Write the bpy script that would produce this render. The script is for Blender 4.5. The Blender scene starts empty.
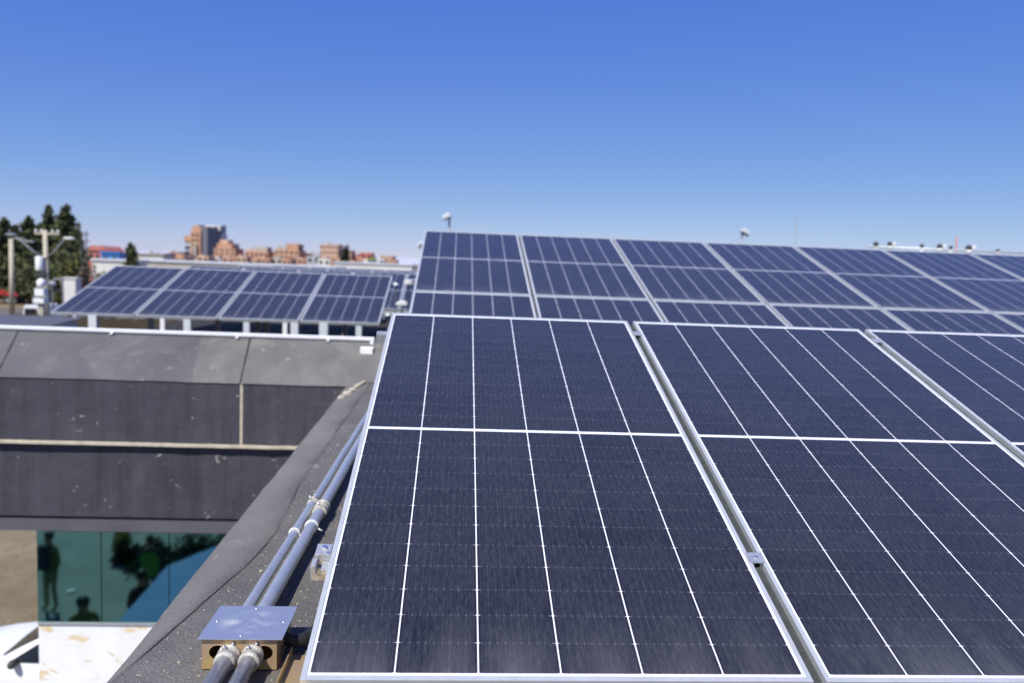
import bpy, bmesh, math, random
from mathutils import Vector, Matrix
R_ = math.radians
sc = bpy.context.scene
COL = sc.collection
random.seed(7)

# ------------------------------------------------------------------ camera, sky, sun, exposure
F_PX, ROLL, PITCH, YAW = 803.0, R_(-2.242), R_(5.299), R_(3.948)
CAM = Vector((0.312, -1.670, 0.898))
fwd = Vector((math.sin(YAW) * math.cos(PITCH), math.cos(YAW) * math.cos(PITCH), -math.sin(PITCH)))
rgt = Vector((math.cos(YAW), -math.sin(YAW), 0))
dwn = fwd.cross(rgt)
r2 = math.cos(ROLL) * rgt + math.sin(ROLL) * dwn
d2 = -math.sin(ROLL) * rgt + math.cos(ROLL) * dwn
cam_d = bpy.data.cameras.new('camera')
cam = bpy.data.objects.new('camera', cam_d)
COL.objects.link(cam)
cam.matrix_world = Matrix(((r2.x, -d2.x, -fwd.x, CAM.x), (r2.y, -d2.y, -fwd.y, CAM.y), (r2.z, -d2.z, -fwd.z, CAM.z), (0, 0, 0, 1)))
cam_d.sensor_width = 36.0
cam_d.lens = F_PX * 36.0 / 1024.0
cam_d.clip_start, cam_d.clip_end = 0.05, 12000
cam_d.dof.use_dof = True
cam_d.dof.focus_distance = 2.15
cam_d.dof.aperture_fstop = 2.7
sc.camera = cam


def at(px, py, Y):
    """world point on the plane y = Y seen at a pixel of the 1024x683 frame"""
    d = r2 * (px - 512) + d2 * (py - 341.5) + fwd * F_PX
    return CAM + d * ((Y - CAM.y) / d.y)


def atz(px, py, z):
    d = r2 * (px - 512) + d2 * (py - 341.5) + fwd * F_PX
    return CAM + d * ((z - CAM.z) / d.z)


S = Vector((-0.33, -0.54, 0.77)).normalized()          # towards the sun
w = bpy.data.worlds.new('World')
sc.world = w
w.use_nodes = True
nt = w.node_tree
sky = nt.nodes.new('ShaderNodeTexSky')
sky.sky_type = 'NISHITA'
sky.sun_disc = False
sky.sun_elevation = math.asin(S.z)
sky.sun_rotation = math.atan2(S.x, S.y)
sky.altitude = 3000
sky.air_density = 1.0
sky.dust_density = 0.6
sky.ozone_density = 1.6
# high-altitude air: the blue stays strong down to the horizon, red and green fall off upwards
sx = nt.nodes.new('ShaderNodeSeparateColor')
cx = nt.nodes.new('ShaderNodeCombineColor')
nt.links.new(sky.outputs[0], sx.inputs[0])
for i, (gain, power) in enumerate(((0.514, 1.02), (0.880, 0.76), (3.735, 0.23))):
    pw = nt.nodes.new('ShaderNodeMath')
    pw.operation = 'POWER'
    ml = nt.nodes.new('ShaderNodeMath')
    ml.operation = 'MULTIPLY'
    nt.links.new(sx.outputs[i], pw.inputs[0])
    pw.inputs[1].default_value = power
    nt.links.new(pw.outputs[0], ml.inputs[0])
    ml.inputs[1].default_value = gain
    nt.links.new(ml.outputs[0], cx.inputs[i])
nt.links.new(cx.outputs[0], nt.nodes['Background'].inputs[0])
nt.nodes['Background'].inputs[1].default_value = 0.11
sun_d = bpy.data.lights.new('sun', 'SUN')
sun_d.energy = 4.8
sun_d.angle = R_(0.53)
sun_d.color = (1.0, 0.97, 0.87)
sun = bpy.data.objects.new('sun', sun_d)
COL.objects.link(sun)
sun.location = (-20, -15, 25)
sun.rotation_euler = (-S).to_track_quat('-Z', 'Y').to_euler()
sc.view_settings.view_transform = 'Standard'
sc.view_settings.look = 'None'
sc.view_settings.exposure = 0.25
sc.view_settings.gamma = 1
sc.cycles.use_denoising = True
sc.cycles.max_bounces = 8


# ------------------------------------------------------------------ materials
class NB:
    """small node-graph builder"""
    def __init__(self, name):
        self.m = bpy.data.materials.new(name)
        self.m.use_nodes = True
        self.t = self.m.node_tree
        self.b = self.t.nodes['Principled BSDF']

    def n(self, typ, **kw):
        nd = self.t.nodes.new(typ)
        for k, v in kw.items():
            setattr(nd, k, v)
        return nd

    def put(self, sock, v):
        if isinstance(v, bpy.types.NodeSocket):
            self.t.links.new(v, sock)
        elif isinstance(v, (tuple, list)) and len(v) == 3 and sock.type == 'RGBA':
            sock.default_value = (*v, 1)
        else:
            sock.default_value = v

    def math(self, op, a, b=0.0, c=None, clamp=False):
        nd = self.n('ShaderNodeMath', operation=op, use_clamp=clamp)
        self.put(nd.inputs[0], a)
        self.put(nd.inputs[1], b)
        if c is not None:
            self.put(nd.inputs[2], c)
        return nd.outputs[0]

    def mix(self, f, a, b, blend='MIX'):
        nd = self.n('ShaderNodeMix', data_type='RGBA', blend_type=blend)
        self.put(nd.inputs[0], f)
        self.put(nd.inputs[6], a)
        self.put(nd.inputs[7], b)
        return nd.outputs[2]

    def coord(self, kind='Object', scale=(1, 1, 1), rot=(0, 0, 0)):
        tc = self.n('ShaderNodeTexCoord')
        mp = self.n('ShaderNodeMapping')
        mp.inputs['Scale'].default_value = scale
        mp.inputs['Rotation'].default_value = rot
        self.t.links.new(tc.outputs[kind], mp.inputs[0])
        return mp.outputs[0]

    def noise(self, vec, scale, detail=4, rough=0.55, dist=0.0):
        nd = self.n('ShaderNodeTexNoise')
        self.put(nd.inputs['Vector'], vec)
        nd.inputs['Scale'].default_value = scale
        nd.inputs['Detail'].default_value = detail
        nd.inputs['Roughness'].default_value = rough
        nd.inputs['Distortion'].default_value = dist
        return nd.outputs[0]

    def ramp(self, v, lo, hi):
        nd = self.n('ShaderNodeMapRange')
        self.put(nd.inputs[0], v)
        nd.inputs[1].default_value = lo
        nd.inputs[2].default_value = hi
        return nd.outputs[0]

    def sep(self, vec):
        nd = self.n('ShaderNodeSeparateXYZ')
        self.put(nd.inputs[0], vec)
        return nd.outputs

    def bump(self, h, dist, strength=1.0):
        nd = self.n('ShaderNodeBump')
        nd.inputs['Strength'].default_value = strength
        nd.inputs['Distance'].default_value = dist
        self.put(nd.inputs['Height'], h)
        self.t.links.new(nd.outputs[0], self.b.inputs['Normal'])

    def set(self, **kw):
        names = dict(col='Base Color', rough='Roughness', metal='Metallic', spec='Specular IOR Level', coat='Coat Weight', trans='Transmission Weight', ior='IOR')
        for k, v in kw.items():
            self.put(self.b.inputs[names[k]], v)
        return self.m


def rough_mat(name, c1, c2, scale=8, rough=0.8, metal=0.0, bump=0.0, stretch=(1, 1, 1), kind='Object', spec=0.4):
    b = NB(name)
    v = b.coord(kind, stretch)
    f = b.ramp(b.noise(v, scale, 6), 0.3, 0.7)
    if bump:
        b.bump(b.noise(v, scale * 5, 5), bump)
    return b.set(col=b.mix(f, c1, c2), rough=rough, metal=metal, spec=spec)


W_, L_, GAP = 1.134, 2.279, 0.026
PITCHX = W_ + GAP
TILT = R_(16.793)


def cell_material():
    b = NB('solar_cells')
    o = b.coord('Object')
    x, y, z = b.sep(o)
    cw = (W_ - 0.032) / 6
    u = b.math('DIVIDE', b.math('SUBTRACT', x, 0.016), cw)
    fu = b.math('FRACT', u)
    du = b.math('MULTIPLY', b.math('SUBTRACT', 0.5, b.math('ABSOLUTE', b.math('SUBTRACT', fu, 0.5))), cw)
    v = b.math('SUBTRACT', b.math('ABSOLUTE', b.math('SUBTRACT', y, L_ / 2)), 0.0078)
    ch = (L_ / 2 - 0.0078 - 0.023) / 12
    vv = b.math('DIVIDE', v, ch)
    dv = b.math('MULTIPLY', b.math('SUBTRACT', 0.5, b.math('ABSOLUTE', b.math('SUBTRACT', b.math('FRACT', vv), 0.5))), ch)
    gapc = b.math('LESS_THAN', du, 0.0017)
    mid = b.math('LESS_THAN', v, 0.0)
    endm = b.math('GREATER_THAN', v, 12 * ch)
    lm = b.math('LESS_THAN', x, 0.0165)
    rm = b.math('GREATER_THAN', x, W_ - 0.0165)
    dia = b.math('MAXIMUM', b.math('LESS_THAN', b.math('ADD', du, b.math('MULTIPLY', dv, 1.2)), 0.0042), b.math('MULTIPLY', b.math('LESS_THAN', du, 0.0052), b.math('LESS_THAN', dv, 0.0009)))
    white = gapc
    for k in (mid, endm, lm, rm, dia):
        white = b.math('MAXIMUM', white, k)
    # row gaps, busbars
    rowg = b.math('LESS_THAN', dv, 0.0008)
    fb = b.math('FRACT', b.math('MULTIPLY', u, 10.0))
    db = b.math('MULTIPLY', b.math('ABSOLUTE', b.math('SUBTRACT', fb, 0.5)), cw / 10)
    bus = b.math('LESS_THAN', db, 0.00055)
    pad = b.math('MULTIPLY', b.math('LESS_THAN', db, 0.0018), b.math('LESS_THAN', dv, 0.0034))
    # cell tone differs a little from cell to cell
    cid = b.n('ShaderNodeCombineXYZ')
    b.put(cid.inputs[0], b.math('FLOOR', u))
    b.put(cid.inputs[1], b.math('FLOOR', b.math('DIVIDE', b.math('SUBTRACT', y, 0.02), ch)))
    oi = b.n('ShaderNodeObjectInfo')
    b.put(cid.inputs[2], b.math('MULTIPLY', oi.outputs['Random'], 50.0))
    wn = b.n('ShaderNodeTexWhiteNoise')
    b.put(wn.inputs[0], cid.outputs[0])
    cell = b.mix(wn.outputs[0], (0.0060, 0.0070, 0.0125), (0.0095, 0.0105, 0.0175))
    cell = b.mix(b.math('MULTIPLY', bus, 0.07), cell, (0.30, 0.30, 0.38))
    cell = b.mix(b.math('MULTIPLY', rowg, 0.05), cell, (0.35, 0.35, 0.42))
    cell = b.mix(b.math('MULTIPLY', pad, 0.10), cell, (0.40, 0.40, 0.48))
    # dust film: streaks that ran down the slope, specks, a dirtier lower edge
    tw = b.n('ShaderNodeTexCoord')
    off = b.n('ShaderNodeVectorMath', operation='ADD')
    b.put(off.inputs[0], tw.outputs['Object'])
    cmb = b.n('ShaderNodeCombineXYZ')
    for i in range(2):
        b.put(cmb.inputs[i], b.math('MULTIPLY', oi.outputs['Random'], 37.0 + 20 * i))
    b.put(off.inputs[1], cmb.outputs[0])

    def mapped(s, rz=0.0):
        mp = b.n('ShaderNodeMapping')
        mp.inputs['Scale'].default_value = s
        mp.inputs['Rotation'].default_value = (0, 0, rz)
        b.put(mp.inputs[0], off.outputs[0])
        return mp.outputs[0]
    streak = b.ramp(b.noise(mapped((150, 30, 1), 0.06), 1.0, 6, 0.72, 0.7), 0.36, 0.80)
    blot = b.ramp(b.noise(mapped((1, 1, 1)), 2.6, 5, 0.6), 0.30, 0.75)
    spk = b.ramp(b.noise(mapped((1, 1, 1)), 330, 2, 0.5), 0.70, 0.80)
    low = b.ramp(y, 0.30, 0.0)
    lows = b.math('MULTIPLY', b.math('POWER', low, 2.0), b.ramp(b.noise(mapped((7, 1.2, 1)), 1.0, 4), 0.35, 0.7))
    drop = b.ramp(b.noise(mapped((1, 1, 1)), 42, 3, 0.6), 0.735, 0.765)
    dust = b.math('ADD', b.math('MULTIPLY', b.math('POWER', streak, 1.5), 0.115), b.math('MULTIPLY', blot, 0.022))
    dust = b.math('ADD', dust, b.math('MULTIPLY', spk, 0.09))
    dust = b.math('ADD', dust, b.math('MULTIPLY', lows, 0.20))
    dust = b.math('ADD', dust, b.math('MULTIPLY', drop, 0.12))
    dust = b.math('ADD', dust, 0.008)
    dust = b.math('MULTIPLY', dust, b.math('ADD', 0.45, b.math('MULTIPLY', b.ramp(du, 0.002, 0.016), 0.55)), clamp=True)
    dirt = (0.40, 0.405, 0.40)
    cell = b.mix(dust, cell, dirt)
    wcol = b.mix(b.math('MULTIPLY', dust, 1.5, clamp=True), (0.80, 0.80, 0.84), (0.5, 0.48, 0.45))
    col = b.mix(white, cell, wcol)
    rgh = b.math('ADD', b.math('MULTIPLY', dust, 1.2), 0.09, clamp=True)
    b.b.inputs['Sheen Weight'].default_value = 0.17
    b.b.inputs['Sheen Roughness'].default_value = 0.45
    b.b.inputs['Sheen Tint'].default_value = (1.0, 0.97, 0.92, 1)
    return b.set(col=col, rough=rgh, spec=0.42, ior=1.45)


def membrane(name, c1, c2, spot, streaks=0.0):
    b = NB(name)
    o = b.coord('Object')
    f = b.ramp(b.noise(o, 1.6, 7, 0.6), 0.3, 0.7)
    col = b.mix(f, c1, c2)
    dustf = b.math('MULTIPLY', b.ramp(b.noise(b.coord('Object', (1, 1, 1), (0, 0, 0.5)), 2.3, 8, 0.65, 0.8), 0.52, 0.72), 0.55)
    col = b.mix(dustf, col, spot)
    grit = b.ramp(b.noise(o, 190, 3, 0.6), 0.38, 0.66)
    col = b.mix(b.math('MULTIPLY', grit, 0.35 if 'gritty' in name else 0.16), col, tuple(k * 1.9 for k in c2))
    spl = b.ramp(b.noise(b.coord('Object', (1, 1, 1.6)), 11, 3, 0.6, 0.6), 0.685, 0.705)
    col = b.mix(b.math('MULTIPLY', spl, 0.85 if streaks else 0.5 if 'cap' in name else 0.3), col, (0.42, 0.40, 0.36))
    if streaks:
        st = b.ramp(b.noise(b.coord('Object', (9, 9, 0.5)), 1.0, 5, 0.65), 0.46, 0.72)
        col = b.mix(b.math('MULTIPLY', st, streaks), col, tuple(k * 0.45 for k in c1))
        s2 = b.ramp(b.noise(b.coord('Object', (14, 14, 0.4)), 1.3, 4, 0.6), 0.55, 0.8)
        col = b.mix(b.math('MULTIPLY', s2, streaks * 0.6), col, tuple(k * 1.7 for k in c2))
    b.bump(b.math('ADD', b.noise(o, 120, 4), b.math('MULTIPLY', b.noise(o, 6, 4), 2.5)), 0.006)
    return b.set(col=col, rough=0.82, spec=0.3)


M = {}
M['cells'] = cell_material()
M['frame'] = rough_mat('anodised_aluminium', (0.54, 0.56, 0.55), (0.63, 0.645, 0.635), 14, 0.42, 0.4)
M['backsheet'] = rough_mat('backsheet', (0.7, 0.7, 0.7), (0.76, 0.76, 0.76), 5)
M['zinc'] = rough_mat('galvanised_steel', (0.50, 0.53, 0.57), (0.68, 0.70, 0.73), 40, 0.42, 0.75)
M['white_steel'] = rough_mat('white_painted_steel', (0.76, 0.77, 0.78), (0.82, 0.82, 0.82), 9, 0.5)
M['alu'] = rough_mat('mill_aluminium', (0.42, 0.43, 0.45), (0.58, 0.59, 0.60), 60, 0.45, 0.6)
M['membrane'] = membrane('grey_roof_membrane', (0.135, 0.128, 0.122), (0.175, 0.166, 0.157), (0.25, 0.235, 0.21))
M['rough_deck'] = membrane('gritty_roof_deck', (0.085, 0.081, 0.078), (0.13, 0.123, 0.117), (0.23, 0.215, 0.19))
M['fascia'] = membrane('black_fascia', (0.044, 0.044, 0.056), (0.062, 0.061, 0.076), (0.095, 0.09, 0.095), 0.55)
M['cap_pale'] = membrane('dusty_cap', (0.105, 0.102, 0.102), (0.158, 0.151, 0.145), (0.28, 0.255, 0.22))
M['cap_dark'] = membrane('dark_cap', (0.082, 0.081, 0.088), (0.122, 0.119, 0.125), (0.22, 0.205, 0.19))
M['joint'] = rough_mat('sandy_joint_mortar', (0.42, 0.36, 0.27), (0.58, 0.52, 0.42), 18, 0.9, 0, 0.004)
M['slate'] = rough_mat('slate_grey_paint', (0.12, 0.12, 0.145), (0.16, 0.16, 0.185), 3, 0.6)
M['dark_roof'] = rough_mat('dark_roof', (0.022, 0.019, 0.015), (0.04, 0.034, 0.027), 2, 0.9)


def steel_tube_mat():
    b = NB('galvanised_conduit')
    o = b.coord('Object')
    f = b.ramp(b.noise(o, 18, 5, 0.6), 0.3, 0.75)
    d = b.math('MULTIPLY', b.ramp(b.noise(b.coord('Object', (30, 3, 30)), 1.0, 5), 0.5, 0.9), 0.4)
    col = b.mix(f, (0.53, 0.545, 0.56), (0.60, 0.61, 0.62))
    return b.set(col=b.mix(d, col, (0.55, 0.55, 0.55)), metal=b.math('SUBTRACT', 0.6, b.math('MULTIPLY', d, 0.5)), rough=b.math('ADD', b.math('MULTIPLY', f, 0.12), 0.24))


M['conduit'] = steel_tube_mat()


def plate_mat():
    b = NB('dusty_zinc_plate')
    o = b.coord('Object')
    d = b.ramp(b.noise(o, 17, 7, 0.7, 0.5), 0.46, 0.66)
    vl = b.n('ShaderNodeVectorMath', operation='LENGTH')
    b.put(vl.inputs[0], b.coord('Object', (11, 13, 0)))
    d = b.math('MULTIPLY', d, b.ramp(vl.outputs['Value'], 1.05, 0.45))
    col = b.mix(b.math('MULTIPLY', d, 0.5), (0.46, 0.49, 0.56), (0.55, 0.54, 0.50))
    return b.set(col=col, metal=b.math('SUBTRACT', 0.6, b.math('MULTIPLY', d, 0.45)), rough=b.math('ADD', b.math('MULTIPLY', d, 0.3), 0.25))


M['plate'] = plate_mat()


def chromate_mat():
    b = NB('yellow_chromate_zinc')
    o = b.coord('Object')
    f = b.ramp(b.noise(o, 16, 4, 0.5, 0.6), 0.35, 0.65)
    f2 = b.ramp(b.noise(b.coord('Object', (1, 1, 1), (0.4, 0.2, 0.9)), 11, 3), 0.45, 0.7)
    col = b.mix(f, (0.66, 0.49, 0.17), (0.60, 0.41, 0.24))
    col = b.mix(b.math('MULTIPLY', f2, 0.35), col, (0.50, 0.36, 0.36))
    return b.set(col=col, metal=0.55, rough=0.34)


M['chromate'] = chromate_mat()
M['putty'] = rough_mat('cement_smeared_metal', (0.36, 0.33, 0.29), (0.72, 0.69, 0.63), 45, 0.6, 0.3, 0.004)
M['tie'] = rough_mat('white_nylon', (0.72, 0.72, 0.72), (0.8, 0.8, 0.8), 30, 0.5)
M['rubber'] = rough_mat('black_rubber', (0.012, 0.012, 0.013), (0.03, 0.03, 0.03), 30, 0.5)
M['black'] = rough_mat('black_void', (0.006, 0.006, 0.006), (0.01, 0.01, 0.01), 10, 0.8)
M['screw'] = rough_mat('bright_screw', (0.75, 0.75, 0.76), (0.85, 0.85, 0.85), 30, 0.25, 0.9)


def peeling_white():
    b = NB('peeling_white_paint')
    o = b.coord('Object')
    z = b.sep(o)[2]
    n1 = b.noise(b.coord('Object', (1.0, 1.0, 1.6)), 3.3, 7, 0.62, 0.9)
    band = b.math('MULTIPLY', b.ramp(z, -3.15, -2.62), b.ramp(z, -2.30, -2.52))
    peel = b.math('MULTIPLY', b.ramp(n1, 0.57, 0.63), b.math('GREATER_THAN', band, 0.02))
    stain = b.math('MULTIPLY', b.ramp(b.noise(b.coord('Object', (5, 5, 1.2)), 1.0, 5), 0.48, 0.8), b.math('MULTIPLY', b.ramp(z, -2.75, -2.43), 0.8))
    lines = b.math('MULTIPLY', b.math('LESS_THAN', b.math('ABSOLUTE', b.math('SUBTRACT', b.math('FRACT', b.math('MULTIPLY', z, 3.2)), 0.5)), 0.035), b.math('MULTIPLY', b.ramp(n1, 0.45, 0.58), 0.30))
    col = b.mix(b.ramp(b.noise(o, 5, 5), 0.3, 0.7), (0.76, 0.76, 0.77), (0.82, 0.82, 0.82))
    col = b.mix(stain, col, (0.66, 0.55, 0.38))
    col = b.mix(peel, col, b.mix(b.noise(o, 9, 4), (0.70, 0.50, 0.21), (0.66, 0.56, 0.40)))
    col = b.mix(lines, col, (0.55, 0.45, 0.30))
    return b.set(col=col, rough=0.75)


M['peel'] = peeling_white()


def mirror_glass():
    b = NB('teal_reflective_glass')
    o = b.coord('Object')
    col = b.mix(b.ramp(b.noise(o, 2.0, 3), 0.35, 0.65), (0.095, 0.215, 0.195), (0.12, 0.25, 0.225))
    b.bump(b.noise(b.coord('Object', (1, 1, .5)), 2.6, 3, 0.5), 0.0005)
    return b.set(col=col, metal=1.0, rough=0.03)


M['mirror'] = mirror_glass()
M['green_edge'] = rough_mat('green_glass_edge', (0.015, 0.04, 0.036), (0.025, 0.06, 0.05), 6, 0.2)


def ground_mat():
    b = NB('dry_ground')
    o = b.coord('Object')
    f = b.ramp(b.noise(o, 0.35, 8, 0.65), 0.3, 0.7)
    g = b.ramp(b.noise(o, 2.2, 8, 0.75), 0.35, 0.65)
    big = b.ramp(b.noise(b.coord('Object', (1, 2.6, 1)), 0.022, 5, 0.6), 0.42, 0.6)
    col = b.mix(f, (0.19, 0.15, 0.10), (0.29, 0.24, 0.165))
    col = b.mix(b.math('MULTIPLY', big, 0.75), col, (0.13, 0.105, 0.06))
    col = b.mix(b.math('MULTIPLY', g, 0.6), col, (0.12, 0.095, 0.055))
    b.bump(b.noise(o, 9, 6), 0.03)
    return b.set(col=col, rough=0.95, spec=0.1)


M['ground'] = ground_mat()
M['road'] = rough_mat('dusty_asphalt', (0.10, 0.09, 0.085), (0.16, 0.145, 0.13), 0.6, 0.9)
M['paving'] = rough_mat('courtyard_concrete', (0.26, 0.255, 0.245), (0.34, 0.33, 0.315), 0.9, 0.85, 0, 0.003)
M['adobe'] = rough_mat('dark_adobe', (0.045, 0.034, 0.022), (0.075, 0.058, 0.036), 1.2, 0.95)
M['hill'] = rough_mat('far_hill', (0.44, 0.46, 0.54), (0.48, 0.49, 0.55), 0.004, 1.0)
M['pole'] = rough_mat('concrete_pole', (0.40, 0.36, 0.28), (0.50, 0.45, 0.36), 3, 0.9)
M['grey_metal'] = rough_mat('grey_metal', (0.25, 0.26, 0.27), (0.34, 0.35, 0.36), 8, 0.5, 0.4)
M['white_plastic'] = rough_mat('white_plastic', (0.74, 0.75, 0.75), (0.80, 0.80, 0.80), 12, 0.45)
M['dark_metal'] = rough_mat('dark_metal', (0.03, 0.035, 0.035), (0.06, 0.065, 0.06), 14, 0.5)
M['bark'] = rough_mat('bark', (0.06, 0.045, 0.03), (0.12, 0.09, 0.06), 6, 0.9)
M['brick'] = rough_mat('orange_brick', (0.44, 0.24, 0.155), (0.54, 0.33, 0.22), 0.35, 0.9)
M['brick2'] = rough_mat('pale_brick', (0.54, 0.34, 0.235), (0.60, 0.41, 0.30), 0.3, 0.9)
M['plaster'] = rough_mat('pale_plaster', (0.58, 0.57, 0.54), (0.68, 0.67, 0.64), 0.4, 0.9)
M['greyplaster'] = rough_mat('grey_render', (0.34, 0.35, 0.38), (0.42, 0.43, 0.46), 0.3, 0.9)
M['tin'] = rough_mat('pale_tin_roof', (0.60, 0.62, 0.66), (0.72, 0.73, 0.75), 0.3, 0.5, 0.2)
M['redroof'] = rough_mat('red_roof', (0.45, 0.13, 0.10), (0.55, 0.20, 0.17), 0.5, 0.8)
M['blueroof'] = rough_mat('blue_tarpaulin', (0.05, 0.18, 0.50), (0.07, 0.24, 0.60), 0.9, 0.5)
M['lime'] = rough_mat('lime_paint', (0.42, 0.55, 0.10), (0.5, 0.62, 0.14), 0.5, 0.7)
M['window'] = rough_mat('dark_window', (0.035, 0.04, 0.05), (0.06, 0.065, 0.08), 0.5, 0.2)
M['concrete'] = rough_mat('bare_concrete', (0.36, 0.33, 0.29), (0.45, 0.42, 0.37), 0.5, 0.9)
M['car_white'] = rough_mat('white_car_paint', (0.74, 0.75, 0.77), (0.78, 0.79, 0.80), 3, 0.22)
M['car_blue'] = rough_mat('dark_blue_car_paint', (0.03, 0.045, 0.08), (0.04, 0.055, 0.10), 3, 0.2)
M['car_red'] = rough_mat('red_truck_paint', (0.42, 0.025, 0.03), (0.50, 0.05, 0.05), 2, 0.4)
M['car_glass'] = rough_mat('car_glass', (0.012, 0.014, 0.016), (0.02, 0.022, 0.025), 3, 0.06)
M['skin'] = rough_mat('skin', (0.30, 0.16, 0.10), (0.36, 0.20, 0.13), 20, 0.6)
M['hair'] = rough_mat('black_hair', (0.01, 0.008, 0.007), (0.02, 0.016, 0.014), 60, 0.5)
M['olive'] = rough_mat('olive_cloth', (0.16, 0.15, 0.05), (0.22, 0.20, 0.08), 12, 0.9)
M['khaki'] = rough_mat('khaki_cloth', (0.22, 0.19, 0.09), (0.28, 0.24, 0.12), 12, 0.9)
M['navy'] = rough_mat('navy_cloth', (0.012, 0.016, 0.04), (0.025, 0.03, 0.07), 12, 0.9)
M['blackcloth'] = rough_mat('black_cloth', (0.012, 0.012, 0.013), (0.025, 0.025, 0.026), 12, 0.9)
M['neon'] = rough_mat('lime_green_vest', (0.10, 0.30, 0.05), (0.16, 0.38, 0.06), 12, 0.8)
M['tarp'] = rough_mat('blue_canopy_cloth', (0.10, 0.20, 0.48), (0.15, 0.27, 0.58), 2, 0.7)
M['orange_box'] = rough_mat('ochre_board', (0.45, 0.30, 0.05), (0.52, 0.36, 0.08), 3, 0.8)


def leaf_mat(name, a, c):
    b = NB(name)
    g = b.n('ShaderNodeNewGeometry')
    col = b.mix(g.outputs['Random Per Island'], a, c)
    cl = b.ramp(b.noise(b.coord('Object'), 0.9, 3, 0.6), 0.40, 0.62)
    col = b.mix(b.math('MULTIPLY', cl, 0.6), col, tuple(k * 1.5 for k in c))
    cd = b.ramp(b.noise(b.coord('Object', (1, 1, 1), (0.7, 0.3, 0)), 0.7, 3, 0.6), 0.5, 0.68)
    col = b.mix(b.math('MULTIPLY', cd, 0.7), col, tuple(k * 0.5 for k in a))
    return b.set(col=col, rough=0.75, spec=0.2)


M['needles'] = leaf_mat('conifer_needles', (0.035, 0.045, 0.022), (0.105, 0.115, 0.05))
M['bushy'] = leaf_mat('olive_leaves', (0.06, 0.065, 0.022), (0.13, 0.125, 0.045))
M['drybrush'] = leaf_mat('dry_twigs', (0.13, 0.09, 0.07), (0.22, 0.16, 0.12))
M['darkleaf'] = leaf_mat('dark_leaves', (0.01, 0.018, 0.012), (0.035, 0.05, 0.025))


# ------------------------------------------------------------------ mesh helpers
def box(bm, x0, x1, y0, y1, z0, z1, mat=None):
    vs = [bm.verts.new((x, y, z)) for z in (z0, z1) for y in (y0, y1) for x in (x0, x1)]
    for f in ((0, 2, 3, 1), (4, 5, 7, 6), (0, 1, 5, 4), (2, 6, 7, 3), (0, 4, 6, 2), (1, 3, 7, 5)):
        bm.faces.new([vs[i] for i in f])
    if mat is not None:
        for v in vs:
            v.co = mat @ v.co
    return vs


def tube(bm, pts, r, seg=16, cap=True):
    pts = [Vector(p) for p in pts]
    rad = r if isinstance(r, (list, tuple)) else [r] * len(pts)
    rings = []
    up = None
    for i, p in enumerate(pts):
        t = pts[min(i + 1, len(pts) - 1)] - pts[max(i - 1, 0)]
        if t.length < 1e-7:
            t = pts[-1] - pts[0]
        t = t.normalized()
        if up is None:
            up = Vector((0, 0, 1)) if abs(t.z) < 0.9 else Vector((1, 0, 0))
        a = t.cross(up).normalized()
        b_ = a.cross(t).normalized()
        up = b_
        rings.append([bm.verts.new(p + a * math.cos(k * 2 * math.pi / seg) * rad[i] + b_ * math.sin(k * 2 * math.pi / seg) * rad[i]) for k in range(seg)])
    for i in range(len(rings) - 1):
        for k in range(seg):
            f = bm.faces.new((rings[i][k], rings[i][(k + 1) % seg], rings[i + 1][(k + 1) % seg], rings[i + 1][k]))
            f.smooth = True
    if cap:
        bm.faces.new(rings[0][::-1])
        bm.faces.new(rings[-1])


def prism(bm, poly, axis, a, b):
    """extrude a polygon of (p, q) pairs along x, y or z between a and b"""
    def P(p, q, t):
        return {'x': (t, p, q), 'y': (p, t, q), 'z': (p, q, t)}[axis]
    v0 = [bm.verts.new(P(p, q, a)) for p, q in poly]
    v1 = [bm.verts.new(P(p, q, b)) for p, q in poly]
    n = len(poly)
    for i in range(n):
        bm.faces.new((v0[i], v0[(i + 1) % n], v1[(i + 1) % n], v1[i]))
    bm.faces.new(v0[::-1])
    bm.faces.new(v1)


def obj(name, bm, m, parent=None, bevel=0.0, smooth=False):
    bmesh.ops.recalc_face_normals(bm, faces=bm.faces)
    if bevel:
        es = [e for e in bm.edges if len(e.link_faces) == 2 and e.calc_face_angle(0) > 0.6]
        bmesh.ops.bevel(bm, geom=es, offset=bevel, segments=2, affect='EDGES', profile=0.6)
    me = bpy.data.meshes.new(name)
    bm.to_mesh(me)
    bm.free()
    if smooth:
        for p in me.polygons:
            p.use_smooth = True
    for mm in (m if isinstance(m, (list, tuple)) else [m]):
        me.materials.append(mm)
    o = bpy.data.objects.new(name, me)
    COL.objects.link(o)
    if parent:
        o.parent = parent
    return o


def tag(o, label=None, cat=None, group=None, kind=None):
    for k, v in (('label', label), ('category', cat), ('group', group), ('kind', kind)):
        if v:
            o[k] = v
    return o


def thing(name, label, cat, loc=(0, 0, 0), rz=0.0, group=None):
    o = bpy.data.objects.new(name, None)
    COL.objects.link(o)
    o.empty_display_size = 0.1
    o.location = loc
    o.rotation_euler = (0, 0, rz)
    return tag(o, label, cat, group)


def dup(root, label, group=None):
    r = root.copy()
    COL.objects.link(r)
    r['label'] = label
    if group:
        r['group'] = group
    for ch in list(root.children):
        c = ch.copy()
        COL.objects.link(c)
        c.parent = r
        for g in ch.children:
            d = g.copy()
            COL.objects.link(d)
            d.parent = c
    return r


NB_ = bmesh.new


def boxo(name, m, parent, *args, bevel=0.0):
    bm = NB_()
    box(bm, *args)
    return obj(name, bm, m, parent, bevel)


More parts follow.
